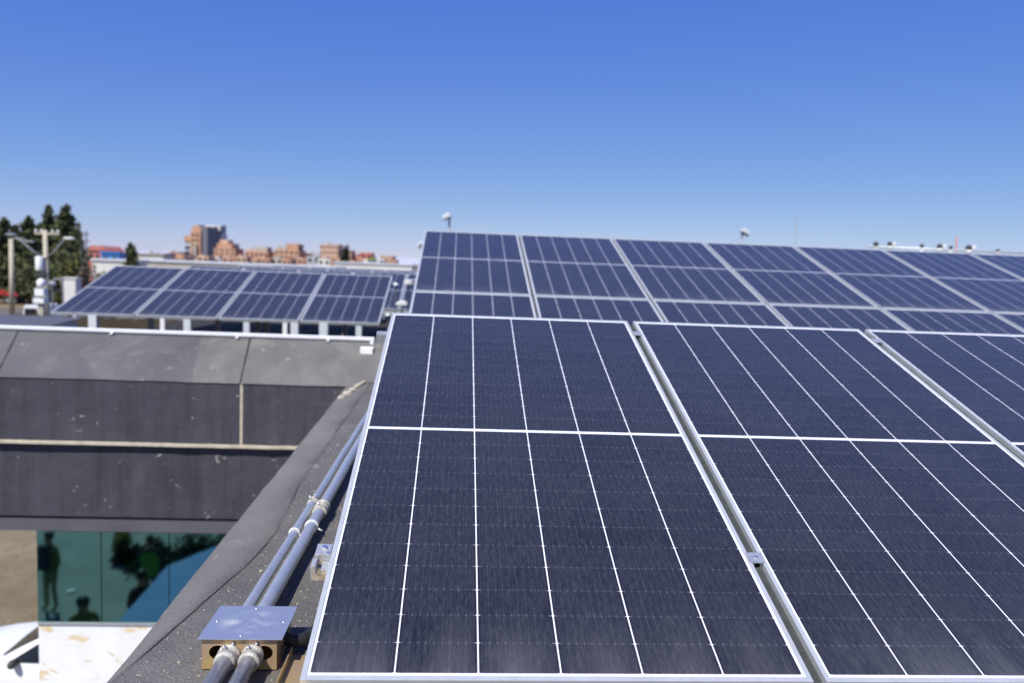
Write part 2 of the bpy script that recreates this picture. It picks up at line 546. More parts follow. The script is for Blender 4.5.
# ------------------------------------------------------------------ setting
ZG = -7.0
bm = NB_()
bmesh.ops.create_grid(bm, x_segments=60, y_segments=60, size=5000)
for v in bm.verts:
    v.co.z = ZG
tag(obj('ground', bm, M['ground']), kind='structure')
bm = NB_()
c = [(-140, 92), (60, 100), (60, 110), (-140, 102)]
vs = [bm.verts.new((x, y, ZG + 0.004)) for x, y in c]
bm.faces.new(vs)
tag(obj('road', bm, M['road']), kind='structure')
bm = NB_()
vs = [bm.verts.new((x, y, ZG + 0.008)) for x, y in ((-16, -24), (-0.9, -24), (-0.9, 9.5), (-16, 9.5))]
bm.faces.new(vs)
tag(obj('courtyard_paving', bm, M['paving']), kind='structure')
bm = NB_()
N = 90
lo, hi = [], []
rr = random.Random(3)
hgt = [0.0] * (N + 1)
for k in range(6):
    ph, fr, am = rr.random() * 9, 1.5 + 2.3 * k, 16.0 / (1 + k)
    for i in range(N + 1):
        hgt[i] += am * math.sin(ph + fr * i / N * 6.28)
for i in range(N + 1):
    a = R_(-50 + 110 * i / N)
    D = 4200
    p = Vector((math.sin(a) * D, math.cos(a) * D, 0))
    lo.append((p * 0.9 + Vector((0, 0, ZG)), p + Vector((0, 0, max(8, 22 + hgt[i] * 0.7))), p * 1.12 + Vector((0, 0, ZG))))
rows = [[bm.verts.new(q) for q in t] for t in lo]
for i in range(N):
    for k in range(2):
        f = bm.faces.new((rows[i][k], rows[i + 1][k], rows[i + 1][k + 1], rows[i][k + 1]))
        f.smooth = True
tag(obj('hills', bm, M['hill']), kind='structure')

# ------------------------------------------------------------------ our building: roof edge with membrane, deck and wall below
FOLD = lambda y: -0.560 - 0.018 * y      # outer edge of the parapet cap


def CRK(y):      # lap of the edge sheet: slants in, then runs along the edge
    pts = ((-9, -0.525), (0.22, -0.525), (0.60, -0.471), (0.91, -0.420), (1.10, -0.393), (1.25, -0.378), (1.42, -0.370), (1.6, -0.376), (1.85, -0.395), (2.2, -0.415), (6, -0.44))
    for (a, u), (b, v) in zip(pts, pts[1:]):
        if y <= b:
            return u + (v - u) * (y - a) / (b - a)
    return -0.44


ZD = -0.172
mb = thing('roofed_building', 'building carrying the solar panels, grey membrane along its roof edge', 'building')
bm = NB_()
ys = [-9 + 0.12 * i for i in range(int((5.9 + 9) / 0.12) + 1)]
rr = random.Random(11)
prev = None
for y in ys:
    ring = []
    wob = rr.uniform(-0.004, 0.004)
    for x, z in ((FOLD(y) + 0.02, -0.60), (FOLD(y), -0.232), (FOLD(y) + 0.012, -0.205), (CRK(y) + wob, -0.1685), (CRK(y) + wob + 0.002, -0.1716)):
        ring.append(bm.verts.new((x + rr.uniform(-.002, .002), y, z + rr.uniform(-.0025, .0025))))
    if prev:
        for k in range(4):
            f = bm.faces.new((prev[k], ring[k], ring[k + 1], prev[k + 1]))
            f.smooth = k in (2,)
    prev = ring
obj('edge_membrane', bm, M['membrane'], mb)
bm = NB_()
prev = None
for y in ys:
    ring = [bm.verts.new((x, y, ZD + rr.uniform(-.0018, .0018))) for x in (CRK(y) - 0.01, -0.30, -0.2, -0.1, 0.05, 0.6, 14.0)]
    if prev:
        for k in range(6):
            bm.faces.new((prev[k], ring[k], ring[k + 1], prev[k + 1]))
    prev = ring
obj('roof_deck', bm, M['rough_deck'], mb)
boxo('wall', M['slate'], mb, -0.47, 14, -9, 5.3, ZG, -0.25)
# patch of sandy mortar at the corner
bm = NB_()
rr = random.Random(2)
for (mx, my, ms) in ((-0.575, 4.95, 1.0), (-0.555, 5.12, .8), (-0.535, 5.30, .6), (-0.60, 4.78, .6), (-0.52, 5.38, .4), (-0.50, 5.46, .3)):
    r_ = bmesh.ops.create_icosphere(bm, subdivisions=3, radius=1)
    for v in r_['verts']:
        k = 1 + 0.30 * math.sin(v.co.x * 7 + my * 5) * math.cos(v.co.z * 6 + v.co.y * 4)
        v.co = Vector((v.co.x * 0.036 * k * ms, v.co.y * 0.10 * k, v.co.z * 0.012 * ms)) + Vector((mx, my, -0.188 + 0.3 * (mx + .575)))
obj('mortar_patch', bm, M['joint'], mb)

# ------------------------------------------------------------------ the wing opposite
YW = 5.45
wing = thing('parapet_wing', 'low building wing with black sloped parapet over teal window and peeling white wall', 'building')
xe = -0.30
ZF, ZT = -0.212, 0.135
xs_c = (-8.0, -2.62 + 0.5, -1.615, xe)      # joints of the cap sheets


def cap_piece(x0, x1, m, g0=0.0, g1=0.0):
    bm = NB_()
    n = max(3, int((x1 - x0) / 0.12))
    pv = None
    for i in range(n + 1):
        t = i / n
        ring = []
        for j in range(6):
            s = j / 5
            x = x0 + (x1 - x0) * t + (g0 * (1 - t) + g1 * t) * s
            ring.append(bm.verts.new((x, YW - 0.01 + 0.56 * s, ZF + (ZT - ZF) * s + random.uniform(-.003, .003))))
        ring.append(bm.verts.new((x, YW + 0.80, ZT)))
        ring.append(bm.verts.new((x, YW + 0.80, ZT - 0.3)))
        if pv:
            for k in range(7):
                bm.faces.new((pv[k], ring[k], ring[k + 1], pv[k + 1]))
        pv = ring
    return obj('cap_sheet', bm, m, wing)


cap_piece(-3.62, -1.985, M['cap_dark'], -0.10, -0.10)
cap_piece(-1.985, -1.575, M['cap_pale'], -0.10, -0.06)
cap_piece(-1.565, xe, M['cap_pale'], -0.055, 0.0)
cap_piece(-8.0, -3.63, M['cap_dark'], 0, -0.10)
# fascia boards
boxo('upper_fascia', M['fascia'], wing, -8, -1.575, YW, YW + 0.10, -0.755, ZF - 0.004)
boxo('upper_fascia', M['fascia'], wing, -1.548, xe, YW, YW + 0.10, -0.755, ZF - 0.004)
boxo('seam_strip', M['joint'], wing, -1.573, -1.55, YW + 0.004, YW + 0.09, -0.755, ZF - 0.006)
bm = NB_()
n = 60
pv = None
for i in range(n + 1):
    x = -8 + (xe + 8) * i / n
    h = random.uniform(-.006, .006)
    r = [bm.verts.new(q) for q in ((x, YW - 0.028 + h, -0.786), (x, YW - 0.028 + h, -0.764 + h * .6), (x, YW + 0.05, -0.757), (x, YW + 0.05, -0.79))]
    if pv:
        for k in range(3):
            bm.faces.new((pv[k], r[k], r[k + 1], pv[k + 1]))
    pv = r
obj('ledge', bm, M['joint'], wing)
boxo('lower_fascia', M['fascia'], wing, -8, xe, YW + 0.03, YW + 0.13, -1.445, -0.79)
boxo('core', M['dark_roof'], wing, -8, xe, YW + 0.14, 7.0, -1.52, -0.25)
M['soffit'] = rough_mat('dark_soffit_paint', (0.075, 0.073, 0.088), (0.10, 0.098, 0.115), 3, 0.7)
boxo('soffit_beam', M['soffit'], wing, -8, xe, YW + 0.05, YW + 0.20, -1.585, -1.468)
# window and wall under it
XL = -3.352
boxo('white_wall', M['peel'], wing, XL + 0.012, -0.9, YW + 0.06, 6.15, ZG, -2.435)
win = boxo('window', M['green_edge'], wing, XL, -0.9, YW + 0.075, 6.13, -2.434, -1.586)
for a, b_ in ((XL + 0.012, -2.793), (-2.785, -2.203), (-2.195, -0.92)):
    boxo('pane', M['mirror'], win, a, b_, YW + 0.055, YW + 0.073, -2.425, -1.59)
boxo('window_sill', M['alu'], win, XL + 0.01, -0.92, YW + 0.045, YW + 0.072, -2.449, -2.427)
# white top rail along the parapet with its little brackets
rail = thing('coping_rail', 'long white metal rail along the top of the black parapet', 'rail')
bm = NB_()
box(bm, -8, -0.47, YW + 0.53, YW + 0.565, 0.152, 0.182)
obj('rail', bm, M['white_steel'], rail, 0.004)
for x in (-2.88, -1.74, -0.9):
    boxo('bracket', M['white_steel'], rail, x - 0.012, x + 0.012, YW + 0.51, YW + 0.535, 0.133, 0.151)
boxo('end_post', M['white_steel'], rail, -0.505, -0.475, YW + 0.52, YW + 0.55, 0.045, 0.149)
bm = NB_()
box(bm, -0.585, -0.462, YW + 0.40, YW + 0.50, 0.005, 0.098)
eb = tag(obj('outlet_box', bm, M['white_plastic'], None, 0.008), 'small white electrical box hanging at the right end of white parapet rail', 'electrical box')
boxo('lid', M['white_plastic'], eb, -0.578, -0.469, YW + 0.392, YW + 0.399, 0.012, 0.091)

# rear roof that carries the back tables
rear = thing('rear_building', 'flat dark roof behind the black parapet that carries the back solar racks', 'building')
boxo('roof_slab', M['dark_roof'], rear, -5.9, 14, 7.02, 27, -0.95, -0.6)
boxo('wall', M['greyplaster'], rear, -5.0, 13.8, 9.3, 26.8, ZG, -0.951)

# ------------------------------------------------------------------ solar panels
CA, SA = math.cos(TILT), math.sin(TILT)


def make_panel(label, group):
    root = thing('solar_panel', label, 'solar panel', group=group)
    bm = NB_()
    box(bm, 0.0105, W_ - 0.0105, 0.0125, L_ - 0.0125, -0.008, -0.0022)
    obj('glass_face', bm, M['cells'], root)
    bm = NB_()
    # frame: four mitred bars with an upper lip and a lower flange
    def bar(p0, p1, d_in, lip):
        p0, p1, d_in = Vector(p0), Vector(p1), Vector(d_in)
        al = (p1 - p0).normalized()
        prof = [(0, -0.035), (0, 0.0), (lip, 0.0), (lip, -0.0035), (0.0025, -0.0035), (0.0025, -0.033), (0.025, -0.033), (0.025, -0.035)]
        a = [bm.verts.new(p0 + d_in * u + al * min(u, lip) + Vector((0, 0, z))) for u, z in prof]
        b2 = [bm.verts.new(p1 + d_in * u - al * min(u, lip) + Vector((0, 0, z))) for u, z in prof]
        for i in range(len(prof)):
            j = (i + 1) % len(prof)
            bm.faces.new((a[i], a[j], b2[j], b2[i]))
        bm.faces.new(a[::-1])
        bm.faces.new(b2)
    bar((0, 0, 0), (W_, 0, 0), (0, 1, 0), 0.0135)
    bar((W_, L_, 0), (0, L_, 0), (0, -1, 0), 0.0135)
    bar((0, L_, 0), (0, 0, 0), (1, 0, 0), 0.0115)
    bar((W_, 0, 0), (W_, L_, 0), (-1, 0, 0), 0.0115)
    obj('frame', bm, M['frame'], root)
    bm = NB_()
    box(bm, 0.012, W_ - 0.012, 0.014, L_ - 0.014, -0.0100, -0.0085)
    obj('back_sheet', bm, M['backsheet'], root)
    return root


def place(p, x, y, z):
    p.location = (x, y, z)
    p.rotation_euler = (TILT, 0, 0)
    return p


G1 = 'large solar panels of the front row'
proto = make_panel('complete dark solar panel in front, its left edge beside the steel conduits', G1)
place(proto, 0, 0, 0)
p = dup(proto, 'front-row solar panel with its lower edge cut by the picture, second from the conduits', G1)
place(p, PITCHX + 0.004, 0, 0)
p = dup(proto, 'front-row solar panel farthest from the conduits, only its upper left part in view', G1)
place(p, 2 * PITCHX + 0.012, 0, 0)
ORD = ['first', 'second', 'third', 'fourth', 'fifth', 'sixth', 'seventh', 'eighth']
ORDL = ORD + ['ninth', 'tenth', 'eleventh', 'twelfth', 'thirteenth', 'fourteenth', 'fifteenth', 'sixteenth', 'seventeenth', 'eighteenth', 'nineteenth', 'twentieth', 'twenty-first', 'twenty-second', 'twenty-third', 'twenty-fourth', 'twenty-fifth', 'twenty-sixth', 'twenty-seventh', 'twenty-eighth', 'twenty-ninth', 'thirtieth']
X2, Y2, Z2 = -0.115, 6.02, 0.640
for i in range(7):
    p = dup(proto, f'{ORD[i]} solar panel from the left in the top row against the sky', 'solar panels of the raised rack behind, top row')
    place(p, X2 + i * PITCHX * 0.992, Y2, Z2)
    p.scale = (0.992, 1, 1)
for i in range(6):
    p = dup(proto, f'{ORD[i]} solar panel from the left in the half-hidden row just above the front row', 'solar panels of the raised rack behind, lower row')
    place(p, X2 + i * PITCHX * 0.992, Y2 - 2.205, Z2 - 0.664)
    p.scale = (0.992, 1, 1)
X3, Y3, Z3 = -5.44, 10.1, 0.005
for i in range(4):
    p = dup(proto, f'{ORD[i]} solar panel from the left in the white-posted rack behind the black parapet', 'solar panels of the rack on white posts')
    place(p, X3 + i * PITCHX, Y3, Z3)
for r, (yy, nm) in enumerate(((13.9, 'nearest hidden row'), (17.7, 'middle hidden row'), (21.5, 'farthest hidden row'))):
    for i in range(5):
        p = dup(proto, f'{ORD[i]} panel from the left in the {nm} past the white posts', 'solar panels of the rows beyond the rack on white posts')
        place(p, X3 + i * PITCHX, yy, Z3)


def clamp(x, s, y0, z0, label, group):
    """mid clamp in the gap between two modules, s metres up the slope"""
    t = thing('mid_clamp', label, 'clamp', group=group)
    t.location = (x, y0 + s * CA, z0 + s * SA)
    t.rotation_euler = (TILT, 0, 0)
    bm = NB_()
    hw = GAP / 2 + 0.009
    prism(bm, [(-hw, 0.0005), (-hw, 0.0035), (hw, 0.0035), (hw, 0.0005), (0.011, 0.0005), (0.011, -0.02), (0.009, -0.02), (0.009, 0.0002), (-0.009, 0.0002), (-0.009, -0.02), (-0.011, -0.02), (-0.011, 0.0005)], 'y', -0.022, 0.022)
    obj('clamp_body', bm, M['alu'], t)
    bm = NB_()
    tube(bm, [(0, 0, 0.0041), (0, 0, 0.007)], 0.0055, 6)
    obj('bolt', bm, M['screw'], t)
    return t


g = 'clamps between the front solar panels'
clamp(W_ + GAP / 2 + 0.002, 0.44, 0, 0, 'aluminium clamp low in the gap between the two nearest front solar panels', g)
clamp(W_ + GAP / 2 + 0.002, 2.11, 0, 0, 'aluminium clamp high in the gap between the two nearest front solar panels', g)
clamp(2 * PITCHX - GAP / 2 + 0.008, 2.12, 0, 0, 'aluminium clamp high in the gap before the farthest front solar panel', g)
# front rack, with dark strips added in the gaps to stand for shade
fr = thing('front_rack', 'aluminium mounting rack under the front solar panels, rail ends poking out at the left', 'mounting rack')
for s in (0.44, 2.11):
    bm = NB_()
    mt = Matrix.Translation((0, s * CA, s * SA)) @ Matrix.Rotation(TILT, 4, 'X')
    box(bm, -0.055, 3.6, -0.02, 0.02, -0.078, -0.036, mt)
    obj('rail', bm, M['alu'], fr, 0.002)
    for x in (0.16, 1.9, 3.3):
        bm = NB_()
        box(bm, x - 0.02, x + 0.02, s * CA - 0.02, s * CA + 0.02, ZD, s * SA - 0.074)
        obj('leg', bm, M['alu'], fr)
M['gap_shade'] = rough_mat('dark_gap_shade', (0.032, 0.036, 0.036), (0.055, 0.06, 0.058), 30, 0.8)  # dark colour stands in for the shade down inside the gaps


def gap_shade_strip(rack, x, y0, z0, w2=GAP / 2 - 0.001):
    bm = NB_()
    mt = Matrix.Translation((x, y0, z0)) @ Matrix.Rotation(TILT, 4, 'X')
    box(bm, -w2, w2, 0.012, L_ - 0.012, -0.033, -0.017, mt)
    return obj('gap_shade_strip', bm, M['gap_shade'], rack)


gap_shade_strip(fr, W_ + 0.5 * (GAP + 0.004), 0, 0, (GAP + 0.004) / 2 - 0.001)
gap_shade_strip(fr, PITCHX + 0.004 + W_ + 0.5 * (GAP + 0.008), 0, 0, (GAP + 0.008) / 2 - 0.001)
# end clamp with bracket at the left edge of the nearest panel
ec = thing('end_clamp', 'notched aluminium end clamp at the left edge of the nearest solar panel', 'clamp')
ec.location = (0, 0.44 * CA, 0.44 * SA)
ec.rotation_euler = (TILT, 0, 0)
bm = NB_()
box(bm, -0.042, -0.001, -0.012, 0.034, -0.034, 0.0025)
obj('clamp_body', bm, M['alu'], ec, 0.002)
bm = NB_()
box(bm, -0.046, -0.034, -0.05, -0.014, -0.036, -0.006)
obj('lug', bm, M['alu'], ec, 0.002)
bm = NB_()
box(bm, -0.022, -0.001, -0.05, -0.014, -0.034, -0.018)
obj('lug', bm, M['alu'], ec, 0.002)
bm = NB_()
tube(bm, [(-0.02, 0.014, 0.0027), (-0.02, 0.014, 0.009)], 0.0065, 6)
obj('bolt', bm, M['screw'], ec)
bm = NB_()
tube(bm, [(-0.008, -0.008, -0.002), (-0.008, -0.008, 0.006)], 0.004, 8)
obj('bolt', bm, M['screw'], ec)

# racks of the far tables
rk = thing('raised_rack', 'grey steel rack under the two rows of solar panels behind the front row', 'mounting rack')
for s in (0.45, 1.8, 2.75, 4.1):
    bm = NB_()
    y0, z0 = Y2 - 2.205, Z2 - 0.664
    mt = Matrix.Translation((0, y0 + s * CA, z0 + s * SA)) @ Matrix.Rotation(TILT, 4, 'X')
    box(bm, -0.16, 8.2, -0.02, 0.02, -0.082, -0.038, mt)
    obj('rail', bm, M['alu'], rk)
    for x in (0.1, 2.6, 5.1, 7.6):
        bm = NB_()
        box(bm, x - 0.025, x + 0.025, y0 + s * CA - 0.025, y0 + s * CA + 0.025, ZD - 0.6, z0 + s * SA - 0.078)
        obj('leg', bm, M['alu'], rk)
for i in range(6):
    gap_shade_strip(rk, X2 + (i + 1) * PITCHX * 0.992 - GAP * 0.5, Y2, Z2)
    gap_shade_strip(rk, X2 + (i + 1) * PITCHX * 0.992 - GAP * 0.5, Y2 - 2.205, Z2 - 0.664)
wr = thing('white_post_rack', 'white steel post and beam rack carrying four solar panels behind the parapet', 'mounting rack')
boxo('front_beam', M['frame'], wr, X3 - 0.03, X3 + 4 * PITCHX + 0.01, Y3 + 0.42, Y3 + 0.50, Z3 + 0.02, Z3 + 0.095)
boxo('back_beam', M['white_steel'], wr, X3 - 0.03, X3 + 4 * PITCHX + 0.01, Y3 + 2.02, Y3 + 2.10, Z3 + 0.46, Z3 + 0.56)
for px, wd in ((94, 7.5), (188, 6.5), (247, 5.5), (295, 7), (324, 8), (359, 5.5)):
    q = at(px, 326, Y3 + 0.06)
    h = wd / 2 / 803 * 12
    boxo('post', M['tin'], wr, q.x - h, q.x + h, Y3 + 0.06 - h, Y3 + 0.06 + h, -0.6, Z3 - 0.018)
for px in (151, 218, 258, 267, 345):
    q = at(px, 326, Y3 + 2.06)
    boxo('post', M['pole'], wr, q.x - 0.04, q.x + 0.04, Y3 + 2.02, Y3 + 2.10, -0.6, Z3 + 0.459)
for yy, nm in ((13.9, 'nearest hidden row'), (17.7, 'middle hidden row'), (21.5, 'farthest hidden row')):
    t = thing('low_rack', f'steel rack under the {nm} of solar panels past the white posts', 'mounting rack', group='racks of the rows beyond')
    boxo('front_beam', M['frame'], t, X3 - 0.03, X3 + 5 * PITCHX, yy + 0.02, yy + 0.10, Z3 - 0.10, Z3 - 0.034)
    boxo('back_beam', M['white_steel'], t, X3 - 0.03, X3 + 5 * PITCHX, yy + 2.02, yy + 2.10, Z3 + 0.46, Z3 + 0.57)
    for x in (-5.3, -3.0, -0.75, 0.3):
        boxo('post', M['white_steel'], t, x - 0.04, x + 0.04, yy + 0.11, yy + 0.19, -0.6, Z3 - 0.01)

# ------------------------------------------------------------------ conduits and junction box on the roof edge
RC = 0.0210
ZC = ZD + 0.046
BX0, BX1, BY0, BY1 = -0.318, -0.128, 0.365, 0.545
BZ0, BZ1 = ZD + 0.004, ZD + 0.088


def conduit(xf, x0, x1, RB, label, ties, couple, small=False):
    t = thing('steel_conduit', label, 'conduit', group='steel conduits along the roof edge')
    bm = NB_()
    n = 40
    tube(bm, [(x0 + (x1 - x0) * i / n, BY1 - 0.02 + (5.0 - BY1) * i / n, ZC + 0.0015 * math.sin(i * 0.8)) for i in range(n + 1)], RB, 20)
    obj('tube', bm, M['conduit'], t)
    bm = NB_()
    tube(bm, [(xf, BY0 + 0.012, ZC), (xf, -1.4, ZC)], RC, 20)
    obj('tube', bm, M['conduit'], t)

    def X(y):
        return x0 + (x1 - x0) * max(0, (y - BY1)) / (5.0 - BY1)
    for y in ties:
        bm = NB_()
        ring = [(X(y) + math.cos(a) * (RB + 0.002), y, ZC + math.sin(a) * (RB + 0.002)) for a in [k * math.pi / 12 for k in range(25)]]
        tube(bm, ring, 0.0032, 6)
        tube(bm, [(X(y) + RB, y, ZC - 0.006), (X(y) + RB + 0.012, y - 0.004, ZC - 0.012), (X(y) + RB + 0.022, y - 0.003, ZC - 0.016)], [0.003, 0.003, 0.002], 6)
        obj('cable_tie', bm, M['tie'], t)
    for y in couple:
        bm = NB_()
        prof = [(-0.045, 0.024), (-0.045, 0.0275), (-0.030, 0.0275), (-0.028, 0.025), (-0.006, 0.0255), (-0.004, 0.0285), (0.012, 0.0285), (0.014, 0.0255), (0.034, 0.025), (0.036, 0.0285), (0.048, 0.0285), (0.048, 0.022)]
        kk = RB / 0.0205
        tube(bm, [(X(y), y + a * kk * (0.6 if small else 1), ZC) for a, _ in prof], [r * kk for _, r in prof], 18)
        cp = obj('coupling', bm, M['putty'], t)
        bm = NB_()
        for s in (-1, 1):
            tube(bm, [(X(y) + 0.008 * s, y - 0.02 + 0.03 * (s > 0), ZC + 0.022), (X(y) + 0.008 * s, y - 0.02 + 0.03 * (s > 0), ZC + 0.035)], 0.005, 6)
        obj('screw', bm, M['screw'], cp)
    # connector at the box wall
    bm = NB_()
    prof = [(-0.052, 0.021), (-0.052, 0.0265), (-0.036, 0.0275), (-0.034, 0.0245), (-0.014, 0.0250), (-0.012, 0.0285), (-0.002, 0.0285), (0.004, 0.023)]
    tube(bm, [(xf, BY0 + a, ZC) for a, _ in prof], [r for _, r in prof], 18)
    cp = obj('connector', bm, M['putty'], t)
    bm = NB_()
    tube(bm, [(xf - 0.006, BY0 - 0.025, ZC + 0.021), (xf - 0.006, BY0 - 0.025, ZC + 0.034)], 0.005, 6)
    tube(bm, [(xf + 0.010, BY0 - 0.006, ZC + 0.022), (xf + 0.010, BY0 - 0.006, ZC + 0.033)], 0.004, 6)
    obj('screw', bm, M['screw'], cp)
    return t


conduit(-0.248, -0.273, -0.268, 0.0160, 'left steel conduit of the pair, on the side of the roof edge', (1.305,), (1.69,), True)
conduit(-0.188, -0.2225, -0.222, 0.0215, 'right steel conduit of the pair, next to the solar panel', (1.385,), (1.60,))

jb = thing('junction_box', 'gold zinc junction box with bluish lid that joins two steel conduits', 'junction box', ((BX0 + BX1) / 2, (BY0 + BY1) / 2, BZ0))
ox, oy, oz = jb.location


def off(bm):
    for v in bm.verts:
        v.co -= jb.location
    return bm


def slotted_front():
    """front sheet with two knock-outs either side of the connectors"""
    bm = NB_()
    y = BY0
    holes = [(BX0 + 0.040, BZ0 + 0.045, 0.022, 0.019), (BX1 - 0.032, BZ0 + 0.045, 0.022, 0.019)]
    verts = [bm.verts.new(q) for q in ((BX0, y, BZ0), (BX1, y, BZ0), (BX1, y, BZ1), (BX0, y, BZ1))]
    edges = [bm.edges.new((verts[i], verts[(i + 1) % 4])) for i in range(4)]
    for cx, cz, rx, rz in holes:
        hv = [bm.verts.new((cx + rx * math.cos(k * math.pi / 12), y, cz + rz * math.sin(k * math.pi / 12))) for k in range(24)]
        edges += [bm.edges.new((hv[i], hv[(i + 1) % 24])) for i in range(24)]
    bmesh.ops.triangle_fill(bm, use_beauty=True, edges=edges)
    r = bmesh.ops.extrude_face_region(bm, geom=bm.faces[:])
    for v in [e for e in r['geom'] if isinstance(e, bmesh.types.BMVert)]:
        v.co.y += 0.002
    return bm


bm = slotted_front()
t_ = 0.002
box(bm, BX0, BX0 + t_, BY0 + 0.0021, BY1, BZ0, BZ1)
box(bm, BX1 - t_, BX1, BY0 + 0.0021, BY1, BZ0, BZ1)
box(bm, BX0 + 0.0022, BX1 - 0.0022, BY1 - t_, BY1, BZ0, BZ1)
box(bm, BX0 + 0.0022, BX1 - 0.0022, BY0 + 0.0022, BY1 - 0.0022, BZ0, BZ0 + t_)
obj('box_body', off(bm), M['chromate'], jb)
bm = NB_()
box(bm, BX0 - 0.008, BX1 + 0.016, BY0 - 0.012, BY1 + 0.010, BZ1 + 0.0005, BZ1 + 0.003)
lid = obj('lid', off(bm), M['plate'], jb, 0.0008)
for x, y in ((BX0 + 0.012, 0.455), (BX1 - 0.002, 0.455), (-0.222, BY0 + 0.008), (-0.222, BY1 - 0.008)):
    bm = NB_()
    tube(bm, [(x, y, BZ1 + 0.0028), (x, y, BZ1 + 0.0045), (x, y, BZ1 + 0.0055)], [0.0042, 0.0035, 0.0018], 10)
    obj('screw', off(bm), M['screw'], lid)

# flexible black hose from the box under the panel, and a chromate angle on the deck
bm = NB_()
P0, P1, P2, P3 = Vector((BX1 - 0.004, 0.47, ZC - 0.006)), Vector((BX1 + 0.06, 0.45, ZC - 0.03)), Vector((-0.06, 0.52, ZC - 0.01)), Vector((0.06, 0.72, ZC + 0.06))
pts, rad = [], []
for i in range(60):
    t = i / 59
    pts.append(P0 * (1 - t) ** 3 + P1 * 3 * t * (1 - t) ** 2 + P2 * 3 * t * t * (1 - t) + P3 * t ** 3)
    rad.append(0.0165 + (0.0016 if i % 2 else 0))
tube(bm, pts, rad, 14)
tag(obj('flexible_hose', bm, M['rubber']), 'black corrugated hose running from junction box to under the solar panel', 'hose')
bm = NB_()
prism(bm, [(-0.105, ZD + 0.003), (-0.035, ZD + 0.003), (-0.035, ZD + 0.006), (-0.102, ZD + 0.006), (-0.102, ZD + 0.03), (-0.105, ZD + 0.03)], 'y', -1.3, 0.44)
tag(obj('steel_angle', bm, M['chromate']), 'yellowish zinc angle bar lying on the roof between conduits and nearest panel', 'angle bar')
# bits of rubble and chips on the deck
bm = NB_()
rr = random.Random(5)
for i in range(900):
    y = rr.uniform(0.0, 3.6)
    x = rr.uniform(CRK(y) + 0.01, -0.02)
    s = rr.uniform(0.0006, 0.0021) * (2.0 if rr.random() < 0.05 else 1)
    mt = Matrix.Translation((x, y, ZD + s * 0.4)) @ Matrix.Rotation(rr.uniform(0, 6), 4, 'Z') @ Matrix.Rotation(rr.uniform(0, 1), 4, 'X')
    box(bm, -s, s * 1.3, -s * .8, s, -s * .6, s * .6, mt)
tag(obj('grit', bm, M['joint']), 'pale grit scattered over the grey roof deck by the conduits', 'grit', kind='stuff')

# ------------------------------------------------------------------ roof fittings against the sky


def floodlight(px, ptop, pbase, Y, label, face, grp):
    b0 = at(px, pbase, Y)
    b1 = at(px, ptop, Y)
    k = (b1.z - b0.z)
    s = 803 / (Y + 1.67)
    t = thing('floodlight', label, 'floodlight', (b0.x, Y, b0.z), 0, grp)
    bm = NB_()
    tube(bm, [(0, 0, -0.8), (0, 0, k * 0.72)], 1.0 / s * 1.0, 8)
    obj('pole', bm, M['grey_metal'], t)
    bm = NB_()
    mt = Matrix.Translation((face * 3.0 / s, -0.05, k * 0.80)) @ Matrix.Rotation(R_(28) * face, 4, 'Y')
    box(bm, -4.2 / s, 4.2 / s, -0.09, 0.09, -2.2 / s, 2.0 / s, mt)
    hd = obj('lamp_head', bm, M['tin'], t, 0.8 / s)
    bm = NB_()
    box(bm, -4.2 / s, 4.2 / s, -0.10, 0.02, -3.4 / s, -2.7 / s, mt)
    obj('lens', bm, M['window'], hd)
    return t


floodlight(449, 212, 234, 20.0, 'white floodlight on a pole above the left corner of the top solar row', -1, 'floodlights on poles')
floodlight(741, 227, 250, 20.0, 'white floodlight on a pole over the middle of the top solar row', 1, 'floodlights on poles')
floodlight(424, 240, 262, 24.0, 'pale floodlight just left of the top solar row, seen against the hills', -1, 'floodlights on poles')
q0, q1 = at(795.5, 256, 14), at(796.5, 217, 14)
bm = NB_()
tube(bm, [q0 - Vector((0, 0, 1)), q1], [0.014, 0.008], 6)
tag(obj('antenna_mast', bm, M['grey_metal']), 'thin grey antenna rod rising behind the top solar row', 'antenna')
q0, q1 = at(957.5, 250, 14), at(957, 236, 14)
bm = NB_()
tube(bm, [q0 - Vector((0, 0, 1)), q1], [0.02, 0.012], 6)
tag(obj('warning_rod', bm, M['redroof']), 'short reddish rod behind the row of small roof vents', 'rod')
